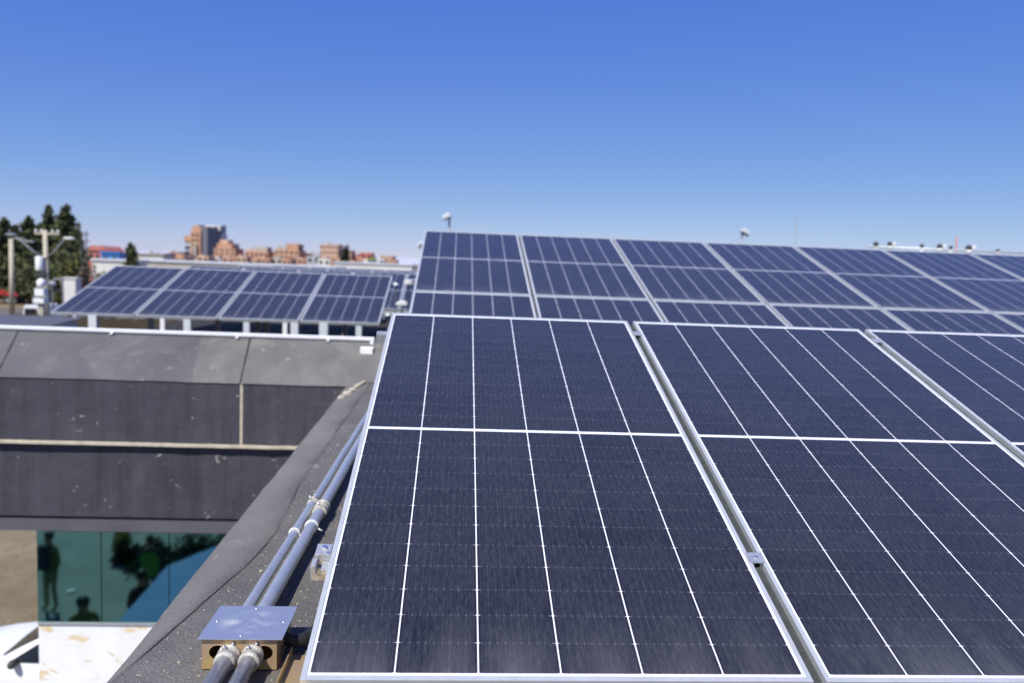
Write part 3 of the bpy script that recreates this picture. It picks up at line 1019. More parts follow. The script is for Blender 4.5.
# white upstand rail with small lamps behind the right-hand end of the top row
a, b_ = at(868, 248.5, 11.5), at(1090, 258.5, 11.5)
ur = thing('white_kerb', 'white metal kerb behind the right end of the top solar row', 'kerb')
bm = NB_()
box(bm, a.x, b_.x, 11.5, 11.6, a.z - 0.5, a.z - 0.02)
obj('kerb_face', bm, M['frame'], ur)
bm = NB_()
tube(bm, [(a.x - 0.02, 11.45, a.z + 0.03), (b_.x, 11.45, a.z + 0.03)], 0.016, 8)
obj('handrail', bm, M['frame'], ur)
vents = [(876, 246, 1, 0), (890, 246, 1, 1), (922, 247.5, .8, 0), (940, 248.5, 1.1, 1), (951, 249, .75, 0), (969, 250, 1.2, 1), (998, 252, .7, 1)]
for i, (px, py, k, wh) in enumerate(vents):
    q = at(px, py, 11.3)
    s = 803 / 13.0
    t = thing('roof_vent', f'{ORD[i]} small dark-capped roof vent from the left along the white kerb', 'vent', (q.x, 11.3, q.z), 0, 'dark-capped vents in a row along the white kerb')
    bm = NB_()
    tube(bm, [(0, 0, -0.9), (0, 0, -3.0 * k / s)], 1.6 * k / s, 10)
    tube(bm, [(0, 0, -2.9 * k / s), (0, 0, 0)], 2.2 * k / s if wh else 1.3 * k / s, 10)
    obj('pipe', bm, M['white_plastic'], t)
    bm = NB_()
    bmesh.ops.create_uvsphere(bm, u_segments=14, v_segments=8, radius=2.7 * k / s)
    for v in bm.verts:
        v.co.z = v.co.z * 0.9 + 2.0 * k / s
        v.co.x -= 0.3 / s
    obj('cap', bm, M['dark_metal'], t, 0, True)
    if wh and px not in (998,):
        bm = NB_()
        box(bm, 1.2 * k / s, 4.6 * k / s, -0.05, 0.05, 0.6 * k / s, 4.0 * k / s)
        obj('side_lamp', bm, M['white_plastic'], t, 0.01)
# white boxes and mushroom vents between the racks
for px, py, wd, hh, Y, lab in ((408.5, 282, 9, 5, 9.2, 'white roof-shaped cabinet left of the raised solar rack, the higher one'), (402, 303, 11, 4.5, 7.2, 'white roof-shaped cabinet left of the raised solar rack, the lower one')):
    q = at(px, py, Y)
    s = 803 / (Y + 1.67)
    t = thing('equipment_cabinet', lab, 'cabinet', (q.x, q.y, q.z), 0, 'white cabinets beside the raised rack')
    bm = NB_()
    h, e = wd / 2 / s, hh / 2 / s
    prism(bm, [(-h, -e), (h, -e), (h, 0.2 * e), (0.5 * h, e), (-0.4 * h, e), (-h, 0.1 * e)], 'y', -0.08, 0.08)
    obj('housing', bm, M['tin'], t, 0.008)
    bm = NB_()
    box(bm, -0.12 * h, 0.12 * h, 0.0, 0.02, -1.4, -e)
    obj('post', bm, M['dark_metal'], t)
    bm = NB_()
    box(bm, -0.6 * h, 0.6 * h, -0.088, -0.081, -0.8 * e, 0)
    obj('door', bm, M['plaster'], t)
for px, py, r, Y, lab in ((396, 285, 2.8, 9.0, 'small white dome vent right of the white-posted rack, the upper one'), (388, 315.5, 2.8, 8.0, 'small white dome vent right of the white-posted rack, the lower one')):
    q = at(px, py, Y)
    s = 803 / (Y + 1.67)
    t = thing('dome_vent', lab, 'vent', (q.x, q.y, q.z), 0, 'white dome vents between the racks')
    bm = NB_()
    bmesh.ops.create_uvsphere(bm, u_segments=16, v_segments=10, radius=r / s)
    for v in bm.verts:
        v.co.z = max(v.co.z * 0.8, -0.25 * r / s)
    obj('dome', bm, M['tin'], t, 0, True)
    bm = NB_()
    tube(bm, [(0, 0, -1.3), (0, 0, -0.26 * r / s)], 0.2 * r / s, 10)
    obj('stem', bm, M['dark_metal'], t)

# ------------------------------------------------------------------ trees


def leaf_cloud(bm, pts, size, rng, flat=0.5):
    for p in pts:
        s = size * rng.uniform(0.6, 1.4)
        n = Vector((rng.gauss(0, 1), rng.gauss(0, 1), rng.gauss(0, 1) * flat)).normalized()
        a = n.orthogonal().normalized()
        a = (Matrix.Rotation(rng.uniform(0, 6.28), 3, n) @ a)
        b2 = n.cross(a)
        vs = [bm.verts.new(p + a * s * u + b2 * s * v) for u, v in ((-1, -.4), (0.1, -.6), (1, 0), (.1, .55))]
        bm.faces.new(vs)


def conifer(px, ptop, Y, wpx, label, mat='needles', seed=0, group='conifers by the road', pbot=None, ragged=0.5):
    rng = random.Random(seed)
    top = at(px, ptop, Y)
    s = 803 / (Y + 1.67)
    H = top.z - ZG
    Rr = wpx / 2 / s
    t = thing('conifer_tree', label, 'tree', (top.x, Y, ZG), 0, group)
    bm = NB_()
    tube(bm, [(0, 0, 0), (0.05, 0, H * 0.5), (0, 0, H * 0.97)], [0.22, 0.13, 0.03], 8)
    obj('trunk', bm, M['bark'], t)
    bm = NB_()
    pts = []
    nb = 90
    for i in range(nb):
        f = (i + rng.random()) / nb
        z = H * (0.12 + 0.87 * f)
        ln = Rr * (1 - f) ** 0.62 * rng.uniform(0.55, 1.30) + 0.12
        a = rng.uniform(0, 6.28)
        for k in range(64):
            u = rng.random() ** 0.7
            sp = 0.10 + 0.16 * ln * u
            pts.append(Vector((math.cos(a) * ln * u + rng.gauss(0, sp), math.sin(a) * ln * u + rng.gauss(0, sp), z - 0.30 * ln * u + rng.gauss(0, 0.14) + 0.2 * ln * u * u)))
    leaf_cloud(bm, pts, 0.27, rng)
    obj('crown', bm, M[mat], t)
    return t


def bushy(px, ptop, Y, wpx, label, mat='bushy', seed=0, group=None, name='bushy_tree', cat='tree', zbase=None, n=1700, sz=0.18, hcrown=0.75):
    rng = random.Random(seed)
    top = at(px, ptop, Y)
    s = 803 / (Y + 1.67)
    zb = ZG if zbase is None else zbase
    H = top.z - zb
    Rr = wpx / 2 / s
    t = thing(name, label, cat, (top.x, Y, zb), 0, group)
    bm = NB_()
    tube(bm, [(0, 0, 0), (0.04, 0, H * 0.35), (0, 0, H * 0.7)], [0.05 * H / 2 + .04, 0.06 + .02 * H / 3, 0.03], 8)
    for k in range(5):
        a = rng.uniform(0, 6.28)
        tube(bm, [(0, 0, H * 0.3), (math.cos(a) * Rr * .5, math.sin(a) * Rr * .5, H * rng.uniform(.55, .8))], [0.05, 0.02], 6)
    obj('trunk', bm, M['bark'], t)
    bm = NB_()
    cl = [Vector((rng.gauss(0, .42) * Rr, rng.gauss(0, .42) * Rr, H * (1 - hcrown) + H * hcrown * (0.08 + 0.80 * rng.random()))) for k in range(26)]
    pts = []
    for i in range(n):
        c0 = rng.choice(cl)
        k = 1 - max(0, (c0.z / H - 0.6)) * 1.2
        pts.append(c0 * 1.0 + Vector((rng.gauss(0, .17) * Rr, rng.gauss(0, .17) * Rr, rng.gauss(0, .07) * H)))
        if pts[-1].z > H * 1.02:
            pts[-1].z = H * rng.uniform(.85, 1.0)
    leaf_cloud(bm, pts, sz, rng, 1.0)
    obj('crown', bm, M[mat], t)
    return t


conifer(4, 219, 117, 34, 'dark conifer cut by the left picture edge, beside the leftmost pole', seed=1)
conifer(28, 217, 114, 30, 'dark conifer between the two concrete poles', seed=2)
conifer(49, 206, 123, 22, 'slender tall conifer right behind the transformer pole', seed=3)
conifer(66, 205, 120, 40, 'broad tall conifer, widest and rightmost of the dark trees', seed=4)
conifer(15, 226, 125, 26, 'dark conifer in the gap behind the leftmost pole', seed=14)
conifer(40, 224, 128, 24, 'darkest low conifer just behind the transformer pole', seed=15)
conifer(58, 222, 127, 30, 'dark conifer filling the gap between slender and broad tall conifers', seed=16)
conifer(78, 232, 125, 20, 'small ragged conifer right of the broad tall conifer', seed=17)
bushy(20, 255, 118, 44, 'dark bushy shrub low between the two concrete poles', 'needles', 31, n=1700, sz=0.3)
bushy(60, 252, 112, 44, 'wide dark bush under the tall conifers', 'needles', 32, n=1700, sz=0.3)
bushy(66, 262, 94, 22, 'round olive bush in front of the broad conifer', seed=5, n=1200, sz=0.26)
bushy(38, 262, 106, 40, 'dark bushy shrub low behind the transformer pole', 'needles', 6, n=1500, sz=0.26)
bushy(84, 268, 100, 16, 'leafless brownish shrub beside the lattice mast', 'drybrush', 8, name='dry_shrub', cat='shrub', n=700, sz=0.19)
bushy(98, 272, 106, 26, 'low brownish shrub near the corner of the white-posted rack', 'drybrush', 9, name='dry_shrub', cat='shrub', n=900, sz=0.19)
conifer(131, 244, 150, 18, 'small dense cypress alone between red-roofed house and brick tower', 'needles', 9, 'trees in the distance')
bushy(345.5, 246, 260, 8, 'little dark tree behind the lime green wall', 'darkleaf', 10, n=500, sz=0.5, group='trees in the distance')
bushy(372, 257, 240, 12, 'low dark bush at the right end of the town, near the hills', 'darkleaf', 11, n=500, sz=0.45, group='trees in the distance')

# ------------------------------------------------------------------ poles, lamps, lattice mast
Yp = 66
b0, b1 = at(47, 300, Yp), at(45, 230, Yp)
s = 803 / (Yp + 1.67)
up = thing('utility_pole', 'concrete utility pole with white transformer, cross arm and two lamp arms', 'utility pole', (b0.x, Yp, ZG))
up.scale = (1.43, 1.43, 1)
Hp = b1.z - ZG


def pz(py):
    return at(45, py, Yp).z - ZG


bm = NB_()
tube(bm, [(0, 0, 0), (-0.05, 0, Hp)], [0.17, 0.11], 10)
obj('shaft', bm, M['pole'], up)
bm = NB_()
box(bm, -0.62, 0.72, -0.06, 0.06, pz(234.5), pz(232.5))
obj('cross_arm', bm, M['pole'], up)
for x in (-0.55, -0.25, 0.35, 0.65):
    bm = NB_()
    tube(bm, [(x, 0, pz(232.6)), (x, 0, pz(231)), (x, 0, pz(229.6))], [0.05, 0.07, 0.04], 8)
    obj('insulator', bm, M['white_plastic'], up)
bm = NB_()
tube(bm, [(-0.22, -0.3, pz(271)), (-0.22, -0.3, pz(269.5)), (-0.22, -0.3, pz(257.5)), (-0.22, -0.3, pz(256.5))], [0.19, 0.22, 0.22, 0.18], 14)
tr = obj('transformer', bm, M['white_plastic'], up)
for x in (-0.32, -0.12):
    bm = NB_()
    tube(bm, [(x, -0.3, pz(256.6)), (x, -0.3, pz(254.5))], 0.04, 8)
    obj('bushing', bm, M['dark_metal'], tr)
bm = NB_()
box(bm, -0.42, 0.1, -0.42, -0.15, pz(277), pz(272.5))
obj('fuse_box', bm, M['dark_metal'], up)
for sx, xe_, ye in ((-1, 14, 236.5), (1, 68, 238)):
    e = at(xe_, ye, Yp)
    bm = NB_()
    ex = (e.x - b0.x) / 1.43
    tube(bm, [(0, -0.1, pz(259)), (ex * 0.45, -0.1, pz(250)), (ex * 0.8, -0.1, pz(240.5)), (ex, -0.1, pz(ye))], 0.055, 8)
    arm = obj('lamp_arm', bm, M['grey_metal'], up)
    bm = NB_()
    bmesh.ops.create_uvsphere(bm, u_segments=12, v_segments=8, radius=0.2)
    for v in bm.verts:
        v.co = Vector((v.co.x * 1.7 + ex + sx * 0.1, v.co.y - 0.1, v.co.z * 0.55 + pz(ye - 0.5)))
    obj('lamp_head', bm, M['white_plastic'] if sx > 0 else M['grey_metal'], arm, 0, True)

Yq = 89
b0, b1 = at(12, 290, Yq), at(11, 239, Yq)
t = thing('lamp_pole', 'plain concrete pole with a curved lamp arm above the red truck', 'lamp pole', (b1.x, Yq, ZG))
bm = NB_()
t.scale = (1.43, 1.43, 1)
Hq = b1.z - ZG
tube(bm, [(0, 0, 0), (0, 0, Hq)], [0.19, 0.15], 10)
obj('shaft', bm, M['pole'], t)
bm = NB_()
tube(bm, [(0, 0, Hq - 0.05), (0.35, 0, Hq + 0.12), (0.9, 0, Hq + 0.05), (1.15, 0, Hq - 0.08)], 0.06, 8)
a_ = obj('lamp_arm', bm, M['grey_metal'], t)
bm = NB_()
box(bm, 1.0, 1.7, -0.14, 0.14, Hq - 0.26, Hq - 0.1)
obj('lamp_head', bm, M['grey_metal'], a_, 0.03)

Ym = 103
b0, b1 = at(86, 285, Ym), at(85, 231, Ym)
t = thing('lattice_mast', 'thin dark lattice mast right of the conifers', 'mast', (b1.x, Ym, ZG))
t.scale = (1.43, 1.43, 1)
Hm = b1.z - ZG
bm = NB_()
w2 = 0.24
for sx, sy in ((-1, -1), (1, -1), (0, 1)):
    tube(bm, [(sx * w2, sy * w2, 0), (sx * w2, sy * w2, Hm)], 0.035, 6)
k = 0
zz = 0.2
while zz < Hm - 0.7:
    s1 = 1 if k % 2 else -1
    tube(bm, [(-s1 * w2, -w2, zz), (s1 * w2, -w2, zz + 0.7)], 0.02, 4)
    tube(bm, [(s1 * w2, -w2, zz), (0, w2, zz + 0.7)], 0.02, 4)
    zz += 0.7
    k += 1
obj('lattice', bm, M['dark_metal'], t)
for dz in (0.3, 1.2):
    bm = NB_()
    box(bm, -0.7, 0.55, -0.33, -0.25, Hm - dz - 0.08, Hm - dz)
    obj('aerial_bar', bm, M['dark_metal'], t)
# white stack of tank and boxes next to the pole
Yk = 57
t = thing('water_tank', 'round white water tank on a white stand beside the transformer pole', 'tank', (at(41.5, 300, Yk).x, Yk, ZG))
t.scale = (1.43, 1.43, 1)


def kz(py):
    return at(42, py, Yk).z - ZG


bm = NB_()
tube(bm, [(0, 0, kz(287)), (0, 0, kz(286)), (0, 0, kz(281)), (0, 0, kz(279.3)), (0, 0, kz(278.6))], [0.16, 0.2, 0.2, 0.12, 0.03], 14)
obj('tank', bm, M['white_plastic'], t)
bm = NB_()
box(bm, -0.23, 0.2, -0.2, 0.2, kz(296), kz(288.5))
obj('upper_box', bm, M['white_plastic'], t)
bm = NB_()
box(bm, -0.28, 0.22, -0.25, 0.25, kz(303), kz(298))
obj('lower_box', bm, M['white_plastic'], t)
bm = NB_()
box(bm, -0.12, 0.12, -0.12, 0.12, 0, kz(298))
obj('stand', bm, M['pole'], t)
# grey gantry and cream kiosk right of it
t = thing('pipe_gantry', 'grey pipe frame standing between white tank and cream kiosk', 'frame', (at(57, 290, 69).x, 69, ZG))
t.scale = (1.43, 1.43, 1)
hz_ = at(57, 279, 69).z - ZG
bm = NB_()
tube(bm, [(-0.25, 0, 0), (-0.25, 0, hz_ - 0.2), (-0.1, 0, hz_), (0.2, 0, hz_), (0.32, 0, hz_ - 0.3), (0.36, 0, 0)], 0.06, 8)
tube(bm, [(-0.25, 0, hz_ - 1.0), (0.34, 0, hz_ - 1.0)], 0.045, 8)
tag(obj('pipe_frame', bm, M['grey_metal'], t))
bm = NB_()
box(bm, -0.45, -0.1, -0.1, 0.1, hz_ - 0.55, hz_ - 0.25)
obj('lamp_head', bm, M['white_plastic'], t)
q = at(72.5, 288, 86)
t = thing('kiosk', 'small cream kiosk by the corner of the white-posted rack', 'kiosk', (q.x, 86, ZG))
t.scale = (1.43, 1.43, 1)
kh = at(72, 277.5, 86).z - ZG
boxo('body', M['plaster'], t, -0.42, 0.42, -0.45, 0.45, 0, kh - 0.12)
boxo('roof', M['plaster'], t, -0.5, 0.5, -0.52, 0.52, kh - 0.119, kh)
boxo('door', M['window'], t, -0.2, 0.2, -0.462, -0.451, 0.05, 1.8)

# ------------------------------------------------------------------ buildings in the distance


def building(px0, px1, ptop, Y, m, label, depth=10, wins=(0, 0), roof=None, group='buildings of the town', name='brick_building', extras=(), zwin=0.5):
    a, b2 = at(px0, ptop, Y), at(px1, ptop, Y)
    W2 = b2.x - a.x
    H = (a.z + b2.z) / 2 - ZG
    t = thing(name, label, 'building', ((a.x + b2.x) / 2, Y, ZG), 0, group)
    boxo('wall', M[m], t, -W2 / 2, W2 / 2, 0, depth, 0, H)
    nc, nr = wins
    for i in range(nc):
        for j in range(nr):
            cx = -W2 / 2 + W2 * (i + 0.5) / nc
            cz = H * (1 - zwin) + H * zwin * (j + 0.5) / nr
            ww, hh = W2 / nc * 0.5, H * zwin / nr * 0.42
            boxo('window', M['window'], t, cx - ww / 2, cx + ww / 2, -0.06, 0.25, cz - hh / 2, cz + hh / 2)
    if roof:
        boxo('roof', M[roof], t, -W2 / 2 - 0.3, W2 / 2 + 0.3, -0.3, depth + 0.3, H, H + 0.35)
    for (x0, x1, pt, y0, y1, mm, nm) in extras:      # raised pieces in pixels, on top of the wall
        e0, e1 = at(x0, pt, Y + y0), at(x1, pt, Y + y0)
        boxo(nm, M[mm], t, e0.x - t.location.x, e1.x - t.location.x, y0, y1, H + 0.002, e0.z - ZG)
    return t


D = 330
# the tall brick tower
tw = thing('brick_tower', 'tallest brick tower of the town, stepped orange front with dark side', 'building', (at(195, 250, D).x, D, ZG), 0, 'buildings of the town')


def tbox(nm, m, x0, x1, y0p, y1p, ya, yb, parent=tw):
    a = at(x0, y0p, D + ya)
    b2 = at(x1, y0p, D + ya)
    zt, zb = a.z - ZG, at(x0, y1p, D + ya).z - ZG
    return boxo(nm, M[m], parent, a.x - tw.location.x, b2.x - tw.location.x, ya, yb, max(0, zb), zt)


tbox('wall', 'brick', 190.5, 200.5, 231, 275, 0, 22)
tbox('upper_storey', 'brick', 192, 201, 226, 230.9, 1, 22)
tbox('roof_room', 'concrete', 195, 199, 224.5, 225.9, 3, 10)
tbox('balcony', 'brick', 184, 190.4, 235.5, 240.5, 0.5, 9)
tbox('balcony', 'concrete', 185, 190.4, 240.6, 244, 1, 8)
for j in range(5):
    for x0 in (192, 196):
        tbox('window', 'window', x0, x0 + 1.9, 233.5 + 5.4 * j, 236.2 + 5.4 * j, -0.15, 0.3)
for j in range(3):
    tbox('window', 'window', 185, 189.5, 246.0 + 5 * j, 249.5 + 5 * j, 1.4, 2)
tbox('side_wall', 'slate', 200.51, 207.5, 226.3, 275, 0.8, 20)  # darker wall colour holds the shade of the side turned from the sun
tbox('stair_shaft', 'concrete', 193.6, 196, 244.5, 274, -1.2, -0.2)
gt = thing('grey_tower', 'pale grey tower with white top right of the tall brick tower', 'building', (at(213, 250, D + 16).x, D + 16, ZG), 0, 'buildings of the town')


def gbox(nm, m, x0, x1, y0p, y1p, ya, yb):
    a = at(x0, y0p, D + 16 + ya)
    b2 = at(x1, y0p, D + 16 + ya)
    zt, zb = a.z - ZG, at(x0, y1p, D + 16 + ya).z - ZG
    return boxo(nm, M[m], gt, a.x - gt.location.x, b2.x - gt.location.x, ya, yb, max(0, zb), zt)


gbox('wall', 'greyplaster', 206, 215, 230.5, 276, 0, 8)
gbox('white_storey', 'plaster', 206, 220, 225, 230.4, -1, 7)
gbox('side_wall', 'plaster', 215.1, 222.5, 233.5, 276, 1, 8)
gbox('roof_house', 'greyplaster', 219.5, 222.8, 225, 233.4, 2, 7)
for j in range(5):
    gbox('window', 'window', 208, 210, 234 + 6 * j, 237.5 + 6 * j, -0.2, 0.3)
    gbox('window', 'window', 212, 214, 234 + 6 * j, 237.5 + 6 * j, -0.2, 0.3)
for j in range(2):
    gbox('window', 'window', 209 + 5 * j, 212 + 5 * j, 226.5, 229, -1.2, -0.5)
building(214, 235, 248, D - 30, 'brick', 'stepped brick house at the foot of the grey tower', 12, (4, 4), extras=((217, 232, 243, 1, 11, 'brick', 'upper_storey'), (220, 228, 239.5, 2, 9, 'brick2', 'roof_room'), (231, 234.5, 245, 3, 9, 'concrete', 'water_tank')))
building(166, 184, 253.5, D - 20, 'brick2', 'low orange brick block left of the tall brick tower', 12, (5, 2), zwin=.35)
building(160, 167, 253, D - 30, 'greyplaster', 'narrow dark grey house between cream terrace and low orange block', 9, (2, 2), zwin=.35)
building(139, 163, 254.5, 250, 'plaster', 'cream terrace of houses right of the small cypress', 10, (7, 2), roof='concrete', zwin=.35)
building(236, 246, 257, 290, 'brick2', 'small brick annex with flat top left of the unfinished house', 10, (3, 1), zwin=.3)
building(245, 268, 251, 300, 'brick', 'unfinished brick house with open dark ground floor and grey roof room', 12, (5, 2), extras=((252, 267, 246.5, 1, 9, 'concrete', 'roof_room'), (247, 251, 249, 1, 4, 'brick2', 'stair_head')), zwin=.5)
building(267, 275, 256, 310, 'plaster', 'narrow pale house between two brick houses', 8, (2, 2), zwin=.4)
building(274, 299, 250, 300, 'brick', 'brick block with grey gable front and dark right side', 14, (5, 3), extras=((277, 287, 246, 0.5, 7, 'concrete', 'gable_storey'), (286, 298, 243.5, 1, 12, 'brick', 'upper_storey')), zwin=.5)
building(298, 317, 256, 320, 'brick2', 'low brick row between the gabled block and the pink building', 10, (5, 1), zwin=.3)
building(307, 326, 256.5, 280, 'greyplaster', 'pale bluish house with a cream end in front of the brick row', 8, (3, 1), extras=((315, 320, 255, -1, 3, 'plaster', 'cream_end'),), zwin=.3)
building(320, 338, 244.5, 310, 'brick2', 'large pinkish brick building with flat top, broadest in the middle of town', 16, (5, 4), extras=((326, 329, 243, 2, 8, 'concrete', 'roof_room'), (336, 340, 244, 2, 8, 'greyplaster', 'stair_head')), zwin=.6)
building(338, 351, 250, 315, 'brick2', 'lower pinkish brick wing stepping down to the right', 14, (4, 3), zwin=.5)
building(352, 362, 256, 320, 'redroof', 'small reddish house left of the lime green wall', 9, (2, 1), zwin=.3)
building(363.5, 380, 259.5, 215, 'plaster', 'white house with a lime green wall panel', 6, (0, 0), extras=((367, 376, 258.5, -0.5, 0.5, 'lime', 'gable_board'),))
building(360, 372, 252.5, 340, 'redroof', 'red gabled house behind the lime green wall', 10, (2, 1), zwin=.3)
building(380, 394, 255.5, 320, 'brick2', 'brick house last on the right of the town', 10, (3, 2), zwin=.4)
building(335, 412, 264.3, 190, 'plaster', 'long white shed in front of the right part of the town', 12, (0, 0), roof='tin', name='long_shed')
building(143, 335, 264.8, 165, 'concrete', 'long low shed with pale tin roof in front of the brick tower', 14, (0, 0), roof='tin', name='long_shed')
building(92, 126, 261, 150, 'plaster', 'low grey-white shed below the red-roofed house', 10, (0, 0), roof='tin', name='long_shed')
rt = random.Random(12)
for i, (x0, x1, yt, dd, mm, nm_) in enumerate((
        (235.5, 242, 254.5, 380, 'brick', 'narrow brick house behind the flat brick annex'),
        (262, 272, 253.5, 400, 'brick2', 'pale brick house behind the unfinished brick house'),
        (299, 306, 253, 390, 'brick', 'small brick house with a roof tank behind the low brick row'),
        (309, 318, 253.5, 400, 'greyplaster', 'grey rendered house just left of the large pinkish building'),
        (350, 358, 253.8, 395, 'brick2', 'pale brick house behind the small reddish house'),
        (386, 392, 257.5, 300, 'brick', 'tiny brick house in front of the last brick house'),
        (170, 179, 251.8, 410, 'brick', 'brick house peeping over the low orange block'),
        (148, 156, 252.6, 420, 'greyplaster', 'grey house peeping over the cream terrace'))):
    building(x0, x1, yt, dd, mm, nm_, 10, (2, 3), extras=((x0 + 1, x0 + 3, yt - rt.uniform(.8, 2), 1, 4, rt.choice(('concrete', 'brick2', 'greyplaster')), 'roof_tank'),), zwin=.5)
x0 = 161.0
k = 0
HOUSE = ('flat-roofed', 'stepped', 'narrow', 'wide', 'squat', 'plain')
while x0 < 396:
    wd = rt.uniform(7, 13)
    yt = 256.6 + (x0 - 160) * 0.012 + rt.uniform(-1.4, 1.6)
    mm = rt.choice(('brick', 'brick2', 'brick', 'brick2', 'concrete', 'plaster'))
    hue = {'brick': 'orange', 'brick2': 'salmon', 'concrete': 'bare grey', 'plaster': 'cream'}[mm]
    building(x0, x0 + wd, yt, rt.uniform(255, 285), mm, f'{ORDL[k]} small {hue} house from the left in the low front band of the town', 9, (rt.randint(2, 3), 1), group='low houses in the front band of the town', extras=((x0 + wd * .2, x0 + wd * rt.uniform(.45, .8), yt - rt.uniform(.8, 2.2), 1, 5, rt.choice(('brick', 'brick2', 'concrete')), 'upper_storey'),), zwin=.3)
    x0 += wd + rt.uniform(-0.5, 2.5)
    k += 1
# red house with a blue tarpaulin on its roof
t = building(88, 107, 250.5, 190, 'redroof', 'pinkish red house with pitched roof beside a blue roof', 9, (3, 1), name='red_house', zwin=.35)
hx = (at(107, 250, 190).x - at(88, 250, 190).x) / 2
hh = at(97, 250.5, 190).z - ZG
bm = NB_()
prism(bm, [(-hx - .3, hh + 0.003), (hx + .3, hh + 0.003), (hx * .5, hh + 1.1), (-hx * .6, hh + 1.1)], 'y', -0.4, 9.4)
obj('pitched_roof', bm, M['redroof'], t)
building(101, 119, 253.5, 175, 'blueroof', 'bright blue flat-roofed shed right of the red house', 8, (2, 1), roof='blueroof', name='blue_shed', zwin=.3)
building(118, 124, 253, 210, 'plaster', 'narrow cream house left of the small cypress', 8, (1, 2), zwin=.3)
# long brown adobe wall across the field
a_, b_ = at(12, 315, 56), at(262, 322, 56)
bm = NB_()
n = 60
for i in range(n):
    x0, x1 = a_.x + (b_.x - a_.x) * i / n, a_.x + (b_.x - a_.x) * (i + 1) / n
    box(bm, x0, x1, 56, 56.4, ZG, a_.z + 0.04 * math.sin(i * 1.7) + random.uniform(-.03, .03))
tag(obj('adobe_wall', bm, M['adobe']), 'long dark brown adobe wall seen under the white-posted solar rack', 'wall')
# brown roofed shelter behind the truck
t = thing('shelter', 'low brown shelter with a tilted roof right of the red truck', 'shelter', (at(27, 285, 126).x, 126, ZG))
boxo('back_wall', M['bark'], t, -1.3, 1.6, 0, 2, 0, 2.1)
bm = NB_()
prism(bm, [(-1.6, 2.75), (1.9, 2.15), (1.9, 2.3), (-1.6, 2.9)], 'y', -0.5, 2.4)
obj('roof', bm, M['concrete'], t)

# ------------------------------------------------------------------ vehicles


def wheel(parent, x, y, r, wd, sgn):
    bm = NB_()
    tube(bm, [(x, y - wd / 2 * sgn, r), (x, y - wd * .42 * sgn, r), (x, y + wd * .42 * sgn, r), (x, y + wd / 2 * sgn, r)], [r * .9, r, r, r * .9], 24)
    wh = obj('wheel', bm, M['rubber'], parent)
    bm = NB_()
    tube(bm, [(x, y + wd * .40 * sgn, r), (x, y + wd * .53 * sgn, r)], [r * .64, r * .58], 20)
    obj('rim', bm, M['grey_metal'], wh)


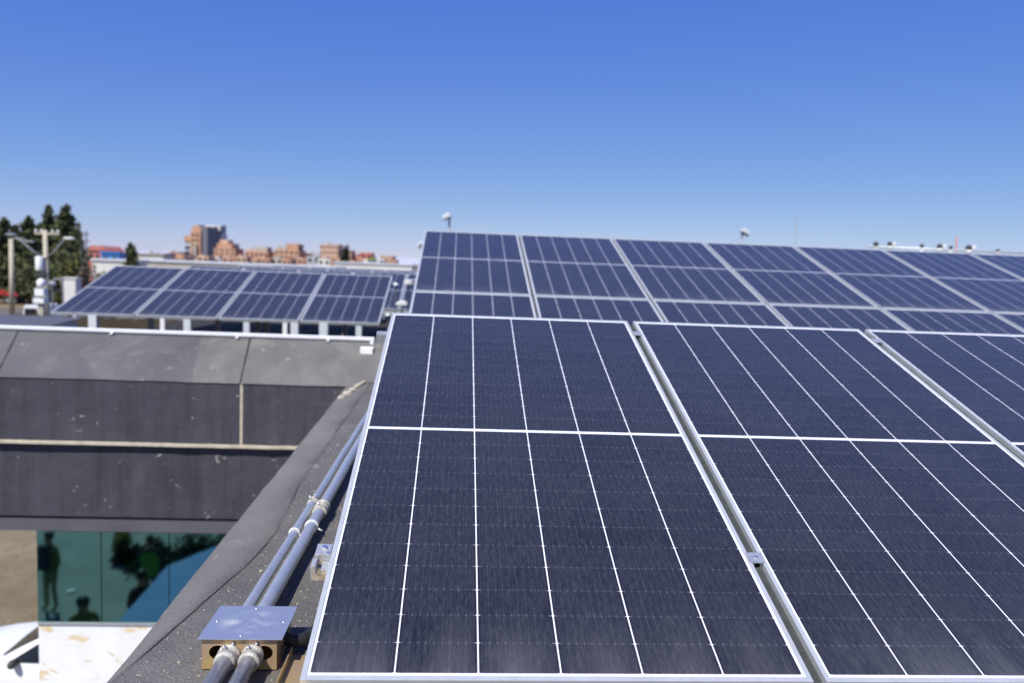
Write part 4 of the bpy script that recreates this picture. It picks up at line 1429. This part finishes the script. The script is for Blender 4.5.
def make_car(label, loc, rz, paint, group=None):
    """sedan, nose towards local -x, about 4.3 m long"""
    t = thing('parked_car', label, 'car', loc, rz, group)
    # stations: x, z of the top at that station, and whether it belongs to the glasshouse
    prof = [(-2.12, 0.50), (-2.10, 0.66), (-1.95, 0.76), (-1.45, 0.86), (-1.0, 0.92), (-0.86, 0.955), (-0.50, 1.16), (-0.10, 1.36), (0.20, 1.425), (0.75, 1.44), (1.15, 1.38), (1.55, 1.17), (1.78, 1.02), (2.05, 0.97), (2.13, 0.80), (2.13, 0.5)]

    def hw(z, x):
        w0 = 0.875 - 0.10 * max(0, abs(x) - 1.5) ** 1.5
        if z <= 0.93:
            return w0
        return w0 - (z - 0.93) * 0.46
    bm = NB_()
    rows = []
    for x, zt in prof:
        zb = 0.22 if abs(x) < 2.0 else 0.34
        zs = [zb, zb + 0.1, min(0.62, zt), min(0.93, zt) if zt > .93 else zt - 0.03, zt - 0.02, zt]
        ws = [hw(0.3, x) - .04, hw(.3, x), hw(.6, x) + .01, hw(.93, x) - (.02 if zt <= .93 else 0), hw(zt, x) - (.02), hw(zt, x) - 0.10]
        side = [(-w_, z_) for w_, z_ in zip(ws, zs)]
        rows.append([bm.verts.new((x, y_, z_)) for y_, z_ in side] + [bm.verts.new((x, 0, zt + 0.025))] + [bm.verts.new((x, -y_, z_)) for y_, z_ in side[::-1]])
    for i in range(len(rows) - 1):
        for k in range(len(rows[0]) - 1):
            f = bm.faces.new((rows[i][k], rows[i + 1][k], rows[i + 1][k + 1], rows[i][k + 1]))
            f.smooth = True
    bm.faces.new(rows[0])
    bm.faces.new(rows[-1][::-1])
    obj('body', bm, M[paint], t)
    # windscreen and rear window, just proud of the shell
    def pane(nm, quad, d):
        bm = NB_()
        d = Vector(d).normalized()
        a = [bm.verts.new(Vector(q) + d * 0.016) for q in quad]
        b2 = [bm.verts.new(Vector(q) - d * 0.03) for q in quad]
        n = len(quad)
        bm.faces.new(a)
        bm.faces.new(b2[::-1])
        for i in range(n):
            bm.faces.new((a[i], a[(i + 1) % n], b2[(i + 1) % n], b2[i]))
        return obj(nm, bm, M['car_glass'], t)
    pane('windscreen', [(-0.80, -0.70, 1.01), (-0.80, 0, 1.035), (-0.80, 0.70, 1.01), (-0.14, 0.60, 1.352), (-0.14, 0, 1.372), (-0.14, -0.60, 1.352)], (-0.5, 0, 1))
    pane('rear_window', [(1.22, -0.56, 1.36), (1.22, 0.56, 1.36), (1.70, 0.68, 1.08), (1.70, -0.68, 1.08)], (0.5, 0, 1))
    for sy in (-1, 1):
        def side(x, z):
            return (x, sy * (hw(z, x) + 0.0), z)
        pane('side_window', [side(-0.62, 0.97), side(0.30, 0.97), side(0.30, 1.33), side(0.10, 1.335), side(-0.20, 1.24)], (0, sy, 0.4))
        pane('side_window', [side(0.36, 0.97), side(1.30, 0.99), side(1.05, 1.30), side(0.75, 1.34), side(0.36, 1.34)], (0, sy, 0.4))
        bm = NB_()
        bmesh.ops.create_uvsphere(bm, u_segments=12, v_segments=8, radius=0.1)
        for v in bm.verts:
            v.co = Vector((v.co.x * .7 - 0.50, v.co.y * 1.0 + sy * 0.96, v.co.z * .75 + 0.99))
        mi = obj('wing_mirror', bm, M['dark_metal'], t, 0, True)
        bm = NB_()
        bmesh.ops.create_uvsphere(bm, u_segments=12, v_segments=8, radius=0.13)
        for v in bm.verts:
            v.co = Vector((v.co.x * .6 - 2.02, v.co.y * 1.2 + sy * 0.62, v.co.z * .6 + 0.67))
        obj('headlight', bm, M['white_plastic'], t, 0, True)
        bm = NB_()
        box(bm, 0.1, 0.25, sy * 0.885 - .012, sy * 0.885 + .012, 0.80, 0.83)
        obj('door_handle', bm, M[paint], t)
        for x in (-1.32, 1.28):
            wheel(t, x, sy * 0.80, 0.31, 0.20, sy)
    return t


q = atz(1, 661, ZG + 0.98)
make_car('white parked car at the corner of the peeling white wall, only its front visible', (q.x + 0.80, q.y + 0.80, ZG), R_(-3), 'car_white')
q0, q1 = at(-40, 319, 50), at(47, 321.5, 50)
t = thing('metal_shed', 'low shed with dark blue metal roof showing over the parapet rail at far left', 'shed', ((q0.x + q1.x) / 2, 50, ZG))
hx, hz2 = (q1.x - q0.x) / 2, q0.z - ZG
boxo('wall', M['greyplaster'], t, -hx, hx, 0, 4, 0, hz2 - 0.25)
bm = NB_()
for i in range(26):
    x0 = -hx - 0.2 + (2 * hx + 0.4) * i / 26
    w0 = (2 * hx + 0.4) / 26
    prism(bm, [(x0, 0), (x0 + w0 * .5, 0.05), (x0 + w0, 0)], 'y', -0.3, 4.3)
for v in bm.verts:
    v.co.z += hz2 - 0.24 + 0.05 * v.co.y
obj('roof', bm, M['slate'], t)
q = at(40, 309, 76)
t = thing('parked_van', 'white van parked below the transformer pole, mostly behind the rail', 'van', (q.x, 76, ZG), 0)
vh = at(40, 304.5, 76).z - ZG
bm = NB_()
prism(bm, [(-0.75, 0.3), (0.75, 0.3), (0.78, vh * .55), (0.62, vh * .96), (0.5, vh), (-0.5, vh), (-0.62, vh * .96), (-0.78, vh * .55)], 'y', -1.6, 2.2)
obj('body', bm, M['car_white'], t, 0.05)
bm = NB_()
prism(bm, [(-0.62, vh * .58), (0.62, vh * .58), (0.52, vh * .9), (-0.52, vh * .9)], 'y', -1.64, -1.55)
obj('rear_window', bm, M['car_glass'], t)
for sx in (-1, 1):
    boxo('tail_light', M['car_red'], t, sx * 0.68 - 0.05, sx * 0.68 + 0.05, -1.64, -1.58, 0.7, 1.0)
    for y in (-1.0, 1.5):
        bm = NB_()
        tube(bm, [(sx * 0.78, y, 0.32), (sx * 0.60, y, 0.32)], 0.32, 16)
        obj('wheel', bm, M['rubber'], t)
# red flat-bed truck
q = at(11, 300, 116)
t = thing('red_truck', 'red truck with dark chassis parked at the left picture edge under the trees', 'truck', (q.x, 116, ZG), 0)
boxo('cargo_bed', M['car_red'], t, -2.6, 1.45, -1.1, 1.1, 1.15, 1.95, bevel=0.03)
boxo('chassis', M['dark_metal'], t, -4.2, 1.5, -0.5, 0.5, 0.55, 1.148)
bm = NB_()
prism(bm, [(-4.5, 0.6), (-2.65, 0.6), (-2.65, 2.5), (-4.0, 2.5), (-4.5, 1.6)], 'y', -1.1, 1.1)
cb = obj('cab', bm, M['car_red'], t, 0.06)
boxo('window', M['car_glass'], cb, -3.9, -2.95, -1.13, 1.13, 1.6, 2.25)
for x in (-3.6, 0.1, 0.95):
    for sy in (-1, 1):
        wheel(t, x, sy * 0.95, 0.48, 0.3, sy)
boxo('tail_board', M['plaster'], t, 1.452, 1.50, -1.0, 1.0, 1.2, 1.9)

# ------------------------------------------------------------------ people and things in the courtyard, mirrored in the teal window


def person(label, loc, rz, top, legs, hair='hair', scale=1.0, pose='stand', vest=None):
    t = tag(None or bpy.data.objects.new('person', None), label, 'person')
    COL.objects.link(t)
    t.location = loc
    t.rotation_euler = (0, 0, rz)
    t.scale = (scale,) * 3
    V = [((0, 0, .93), .145), ((0, 0.01, 1.12), .135), ((0, 0.02, 1.32), .155), ((0, 0.01, 1.45), .10), ((0, -0.005, 1.52), .055), ((0, -0.03, 1.60), .088), ((0, -0.035, 1.68), .082)]
    E = [(0, 1), (1, 2), (2, 3), (3, 4), (4, 5), (5, 6)]
    for sx in (-1, 1):
        b0 = len(V)
        bend = 0.10 if pose == 'stand' else 0.22
        V += [((sx * .10, 0, .86), .092), ((sx * .115, -0.02, .50), .062), ((sx * .12, 0.02, .10), .042), ((sx * .125, -0.10, .045), .038)]
        E += [(0, b0), (b0, b0 + 1), (b0 + 1, b0 + 2), (b0 + 2, b0 + 3)]
        a0 = len(V)
        hx, hy, hz2 = (sx * .25, -.16, .93) if pose == 'stand' else (sx * .12, -.30, 1.12)
        V += [((sx * .185, 0.01, 1.40), .062), ((sx * .245, 0.02, 1.14), .046), ((hx, hy + .03, hz2), .032), ((hx, hy, hz2 - .09), .03)]
        E += [(3, a0), (a0, a0 + 1), (a0 + 1, a0 + 2), (a0 + 2, a0 + 3)]
    me = bpy.data.meshes.new('body')
    me.from_pydata([v for v, _ in V], E, [])
    tmp = bpy.data.objects.new('tmp', me)
    COL.objects.link(tmp)
    md = tmp.modifiers.new('skin', 'SKIN')
    for i, (_, r) in enumerate(V):
        me.skin_vertices[0].data[i].radius = (r * 1.12 if i < 4 else r, r * 0.82 if i < 4 else r)
        me.skin_vertices[0].data[i].use_root = i == 0
    tmp.modifiers.new('sub', 'SUBSURF').levels = 2
    tmp.modifiers['sub'].render_levels = 2
    dg = bpy.context.evaluated_depsgraph_get()
    m2 = bpy.data.meshes.new_from_object(tmp.evaluated_get(dg))
    bpy.data.objects.remove(tmp)
    for mm in (M['skin'], M[top], M[legs], M['blackcloth']):
        m2.materials.append(mm)
    for p in m2.polygons:
        p.use_smooth = True
        c0 = p.center
        hand = abs(c0.x) > .09 and c0.y < -.12 and c0.z > .7 and (c0 - Vector((math.copysign(.25 if pose == 'stand' else .12, c0.x), -.16 if pose == 'stand' else -.30, (.87 if pose == 'stand' else 1.05)))).length < .09
        p.material_index = 3 if c0.z < .10 else 2 if c0.z < .93 and abs(c0.x) < .22 else 0 if c0.z > 1.49 or hand else 1
    bo = bpy.data.objects.new('body', m2)
    COL.objects.link(bo)
    bo.parent = t
    bm = NB_()
    bmesh.ops.create_uvsphere(bm, u_segments=18, v_segments=12, radius=0.108)
    for v in bm.verts:
        v.co = Vector((v.co.x, v.co.y * 1.12 - 0.015, v.co.z * 1.05 + 1.70))
        if v.co.y < -0.05 and v.co.z < 1.72:
            v.co.y = -0.05
    obj('hair', bm, M[hair], t, 0, True)
    for sx in (-1, 1):
        bm = NB_()
        bmesh.ops.create_uvsphere(bm, u_segments=8, v_segments=6, radius=0.012)
        for v in bm.verts:
            v.co += Vector((sx * .033, -0.122, 1.655))
        obj('eye', bm, M['black'], t)
    if vest:
        bm = NB_()
        ring = []
        for z, rx, ry in ((.90, .205, .165), (1.1, .20, .15), (1.3, .215, .165), (1.44, .15, .12)):
            ring.append([bm.verts.new((rx * math.cos(a), ry * math.sin(a) + .01, z)) for a in [k * math.pi / 10 for k in range(20)]])
        for i in range(3):
            for k in range(20):
                bm.faces.new((ring[i][k], ring[i][(k + 1) % 20], ring[i + 1][(k + 1) % 20], ring[i + 1][k]))
        obj('vest', bm, M[vest], t, 0, True)
    return t


def mir(px, py, z):
    """courtyard point whose reflection in the window is seen at the pixel, at height z"""
    q = atz(px, py, z)
    return Vector((q.x, 2 * (YW + 0.055) - q.y, z))


q = mir(51, 611, ZG)
person('person in olive jacket and khaki trousers mirrored at the left end of the teal window', (q.x, q.y, ZG), R_(200), 'olive', 'khaki')
bp = thing('backpack', 'dark backpack worn by the olive-clad person mirrored in the window', 'backpack', (q.x - .12, q.y + .1, ZG + 1.2), R_(200))
bm = NB_()
box(bm, -0.17, 0.17, 0.02, 0.24, -0.28, 0.28)
obj('pack', bm, M['navy'], bp, 0.05)
q = mir(83, 600, ZG + 1.72)
person('dark-haired person whose head alone is mirrored low in the middle of the window', (q.x, q.y, ZG), R_(150), 'olive', 'navy', pose='hold')
q = mir(141, 574, ZG + 1.72)
person('person dressed in black mirrored in front of the green vest', (q.x, q.y, ZG), R_(120), 'blackcloth', 'blackcloth', pose='hold')
q = mir(150, 538, ZG + 1.72)
person('person in a lime green safety vest mirrored high in the window', (q.x, q.y, ZG), R_(170), 'navy', 'navy', vest='neon')
# blue canopy
zc = ZG + 2.25
cn = thing('canopy', 'bright blue cloth canopy mirrored in the right half of the window', 'canopy', (0, 0, 0))
cs = [mir(110, 632, zc - .15), mir(168, 566, zc), mir(245, 535, zc + .05), mir(262, 640, zc - .1)]
cs[3].x = min(cs[3].x, -0.95)
cs[2].x = min(cs[2].x, -0.95)
bm = NB_()
top_ = [bm.verts.new(c_ + Vector((0, 0, .012))) for c_ in cs]
bot = [bm.verts.new(c_) for c_ in cs]
mid = sum(cs, Vector()) / 4 + Vector((0, 0, .03))
tm, bmv = bm.verts.new(mid + Vector((0, 0, .012))), bm.verts.new(mid)
for i in range(4):
    j = (i + 1) % 4
    bm.faces.new((top_[i], top_[j], tm))
    bm.faces.new((bot[j], bot[i], bmv))
    bm.faces.new((top_[i], bot[i], bot[j], top_[j]))
obj('cloth', bm, M['tarp'], cn)
for c_ in cs:
    bm = NB_()
    tube(bm, [(c_.x, c_.y, ZG), (c_.x, c_.y, c_.z - .002)], 0.022, 8)
    obj('pole', bm, M['grey_metal'], cn)
# dark low shrubs with an ochre board farther back in the courtyard
zs = ZG + 0.35
a_, b_ = mir(112, 553, zs), mir(240, 548, zs)
bt = thing('low_shrub', 'dark spiky low shrub bed mirrored along the top of the teal window', 'shrub', ((a_.x + b_.x) / 2, (a_.y + b_.y) / 2, ZG))
rng = random.Random(4)
hw_ = (b_.x - a_.x) / 2
bm = NB_()
for k in range(9):
    x = (rng.random() * 2 - 1) * hw_ * .8
    tube(bm, [(x, 0, 0), (x + .03, 0.05, 0.35)], [0.03, 0.012], 6)
obj('stems', bm, M['bark'], bt)
bm = NB_()
pts = []
for i in range(5200):
    u = rng.random() * 2 - 1
    wv = 0.55 + 0.35 * math.sin(u * 9) + 0.45 * (u > 0)
    pts.append(Vector((u * hw_ + rng.gauss(0, .06), rng.gauss(0, .42) * wv - .25 * (u > 0), abs(rng.gauss(0.18, .2)) * (0.7 + .3 * math.sin(u * 13)))))
leaf_cloud(bm, pts, 0.07, rng, 1.0)
obj('crown', bm, M['darkleaf'], bt)
q = mir(121, 541, ZG + 0.55)
bm = NB_()
box(bm, -0.2, 0.2, -0.03, 0.03, -0.3, 0.3, Matrix.Translation(q) @ Matrix.Rotation(R_(12), 4, 'Y'))
tag(obj('ochre_board', bm, M['orange_box']), 'ochre yellow board standing among dark shrubs mirrored in the window', 'board')
q = mir(71, 590, ZG + 0.05)
bm = NB_()
tube(bm, [(q.x, q.y, ZG + 0.012), (q.x, q.y, ZG + 0.05)], [0.11, 0.10], 20)
tag(obj('white_disc', bm, M['white_plastic']), 'round white disc lying on the courtyard, mirrored low in the window', 'disc')
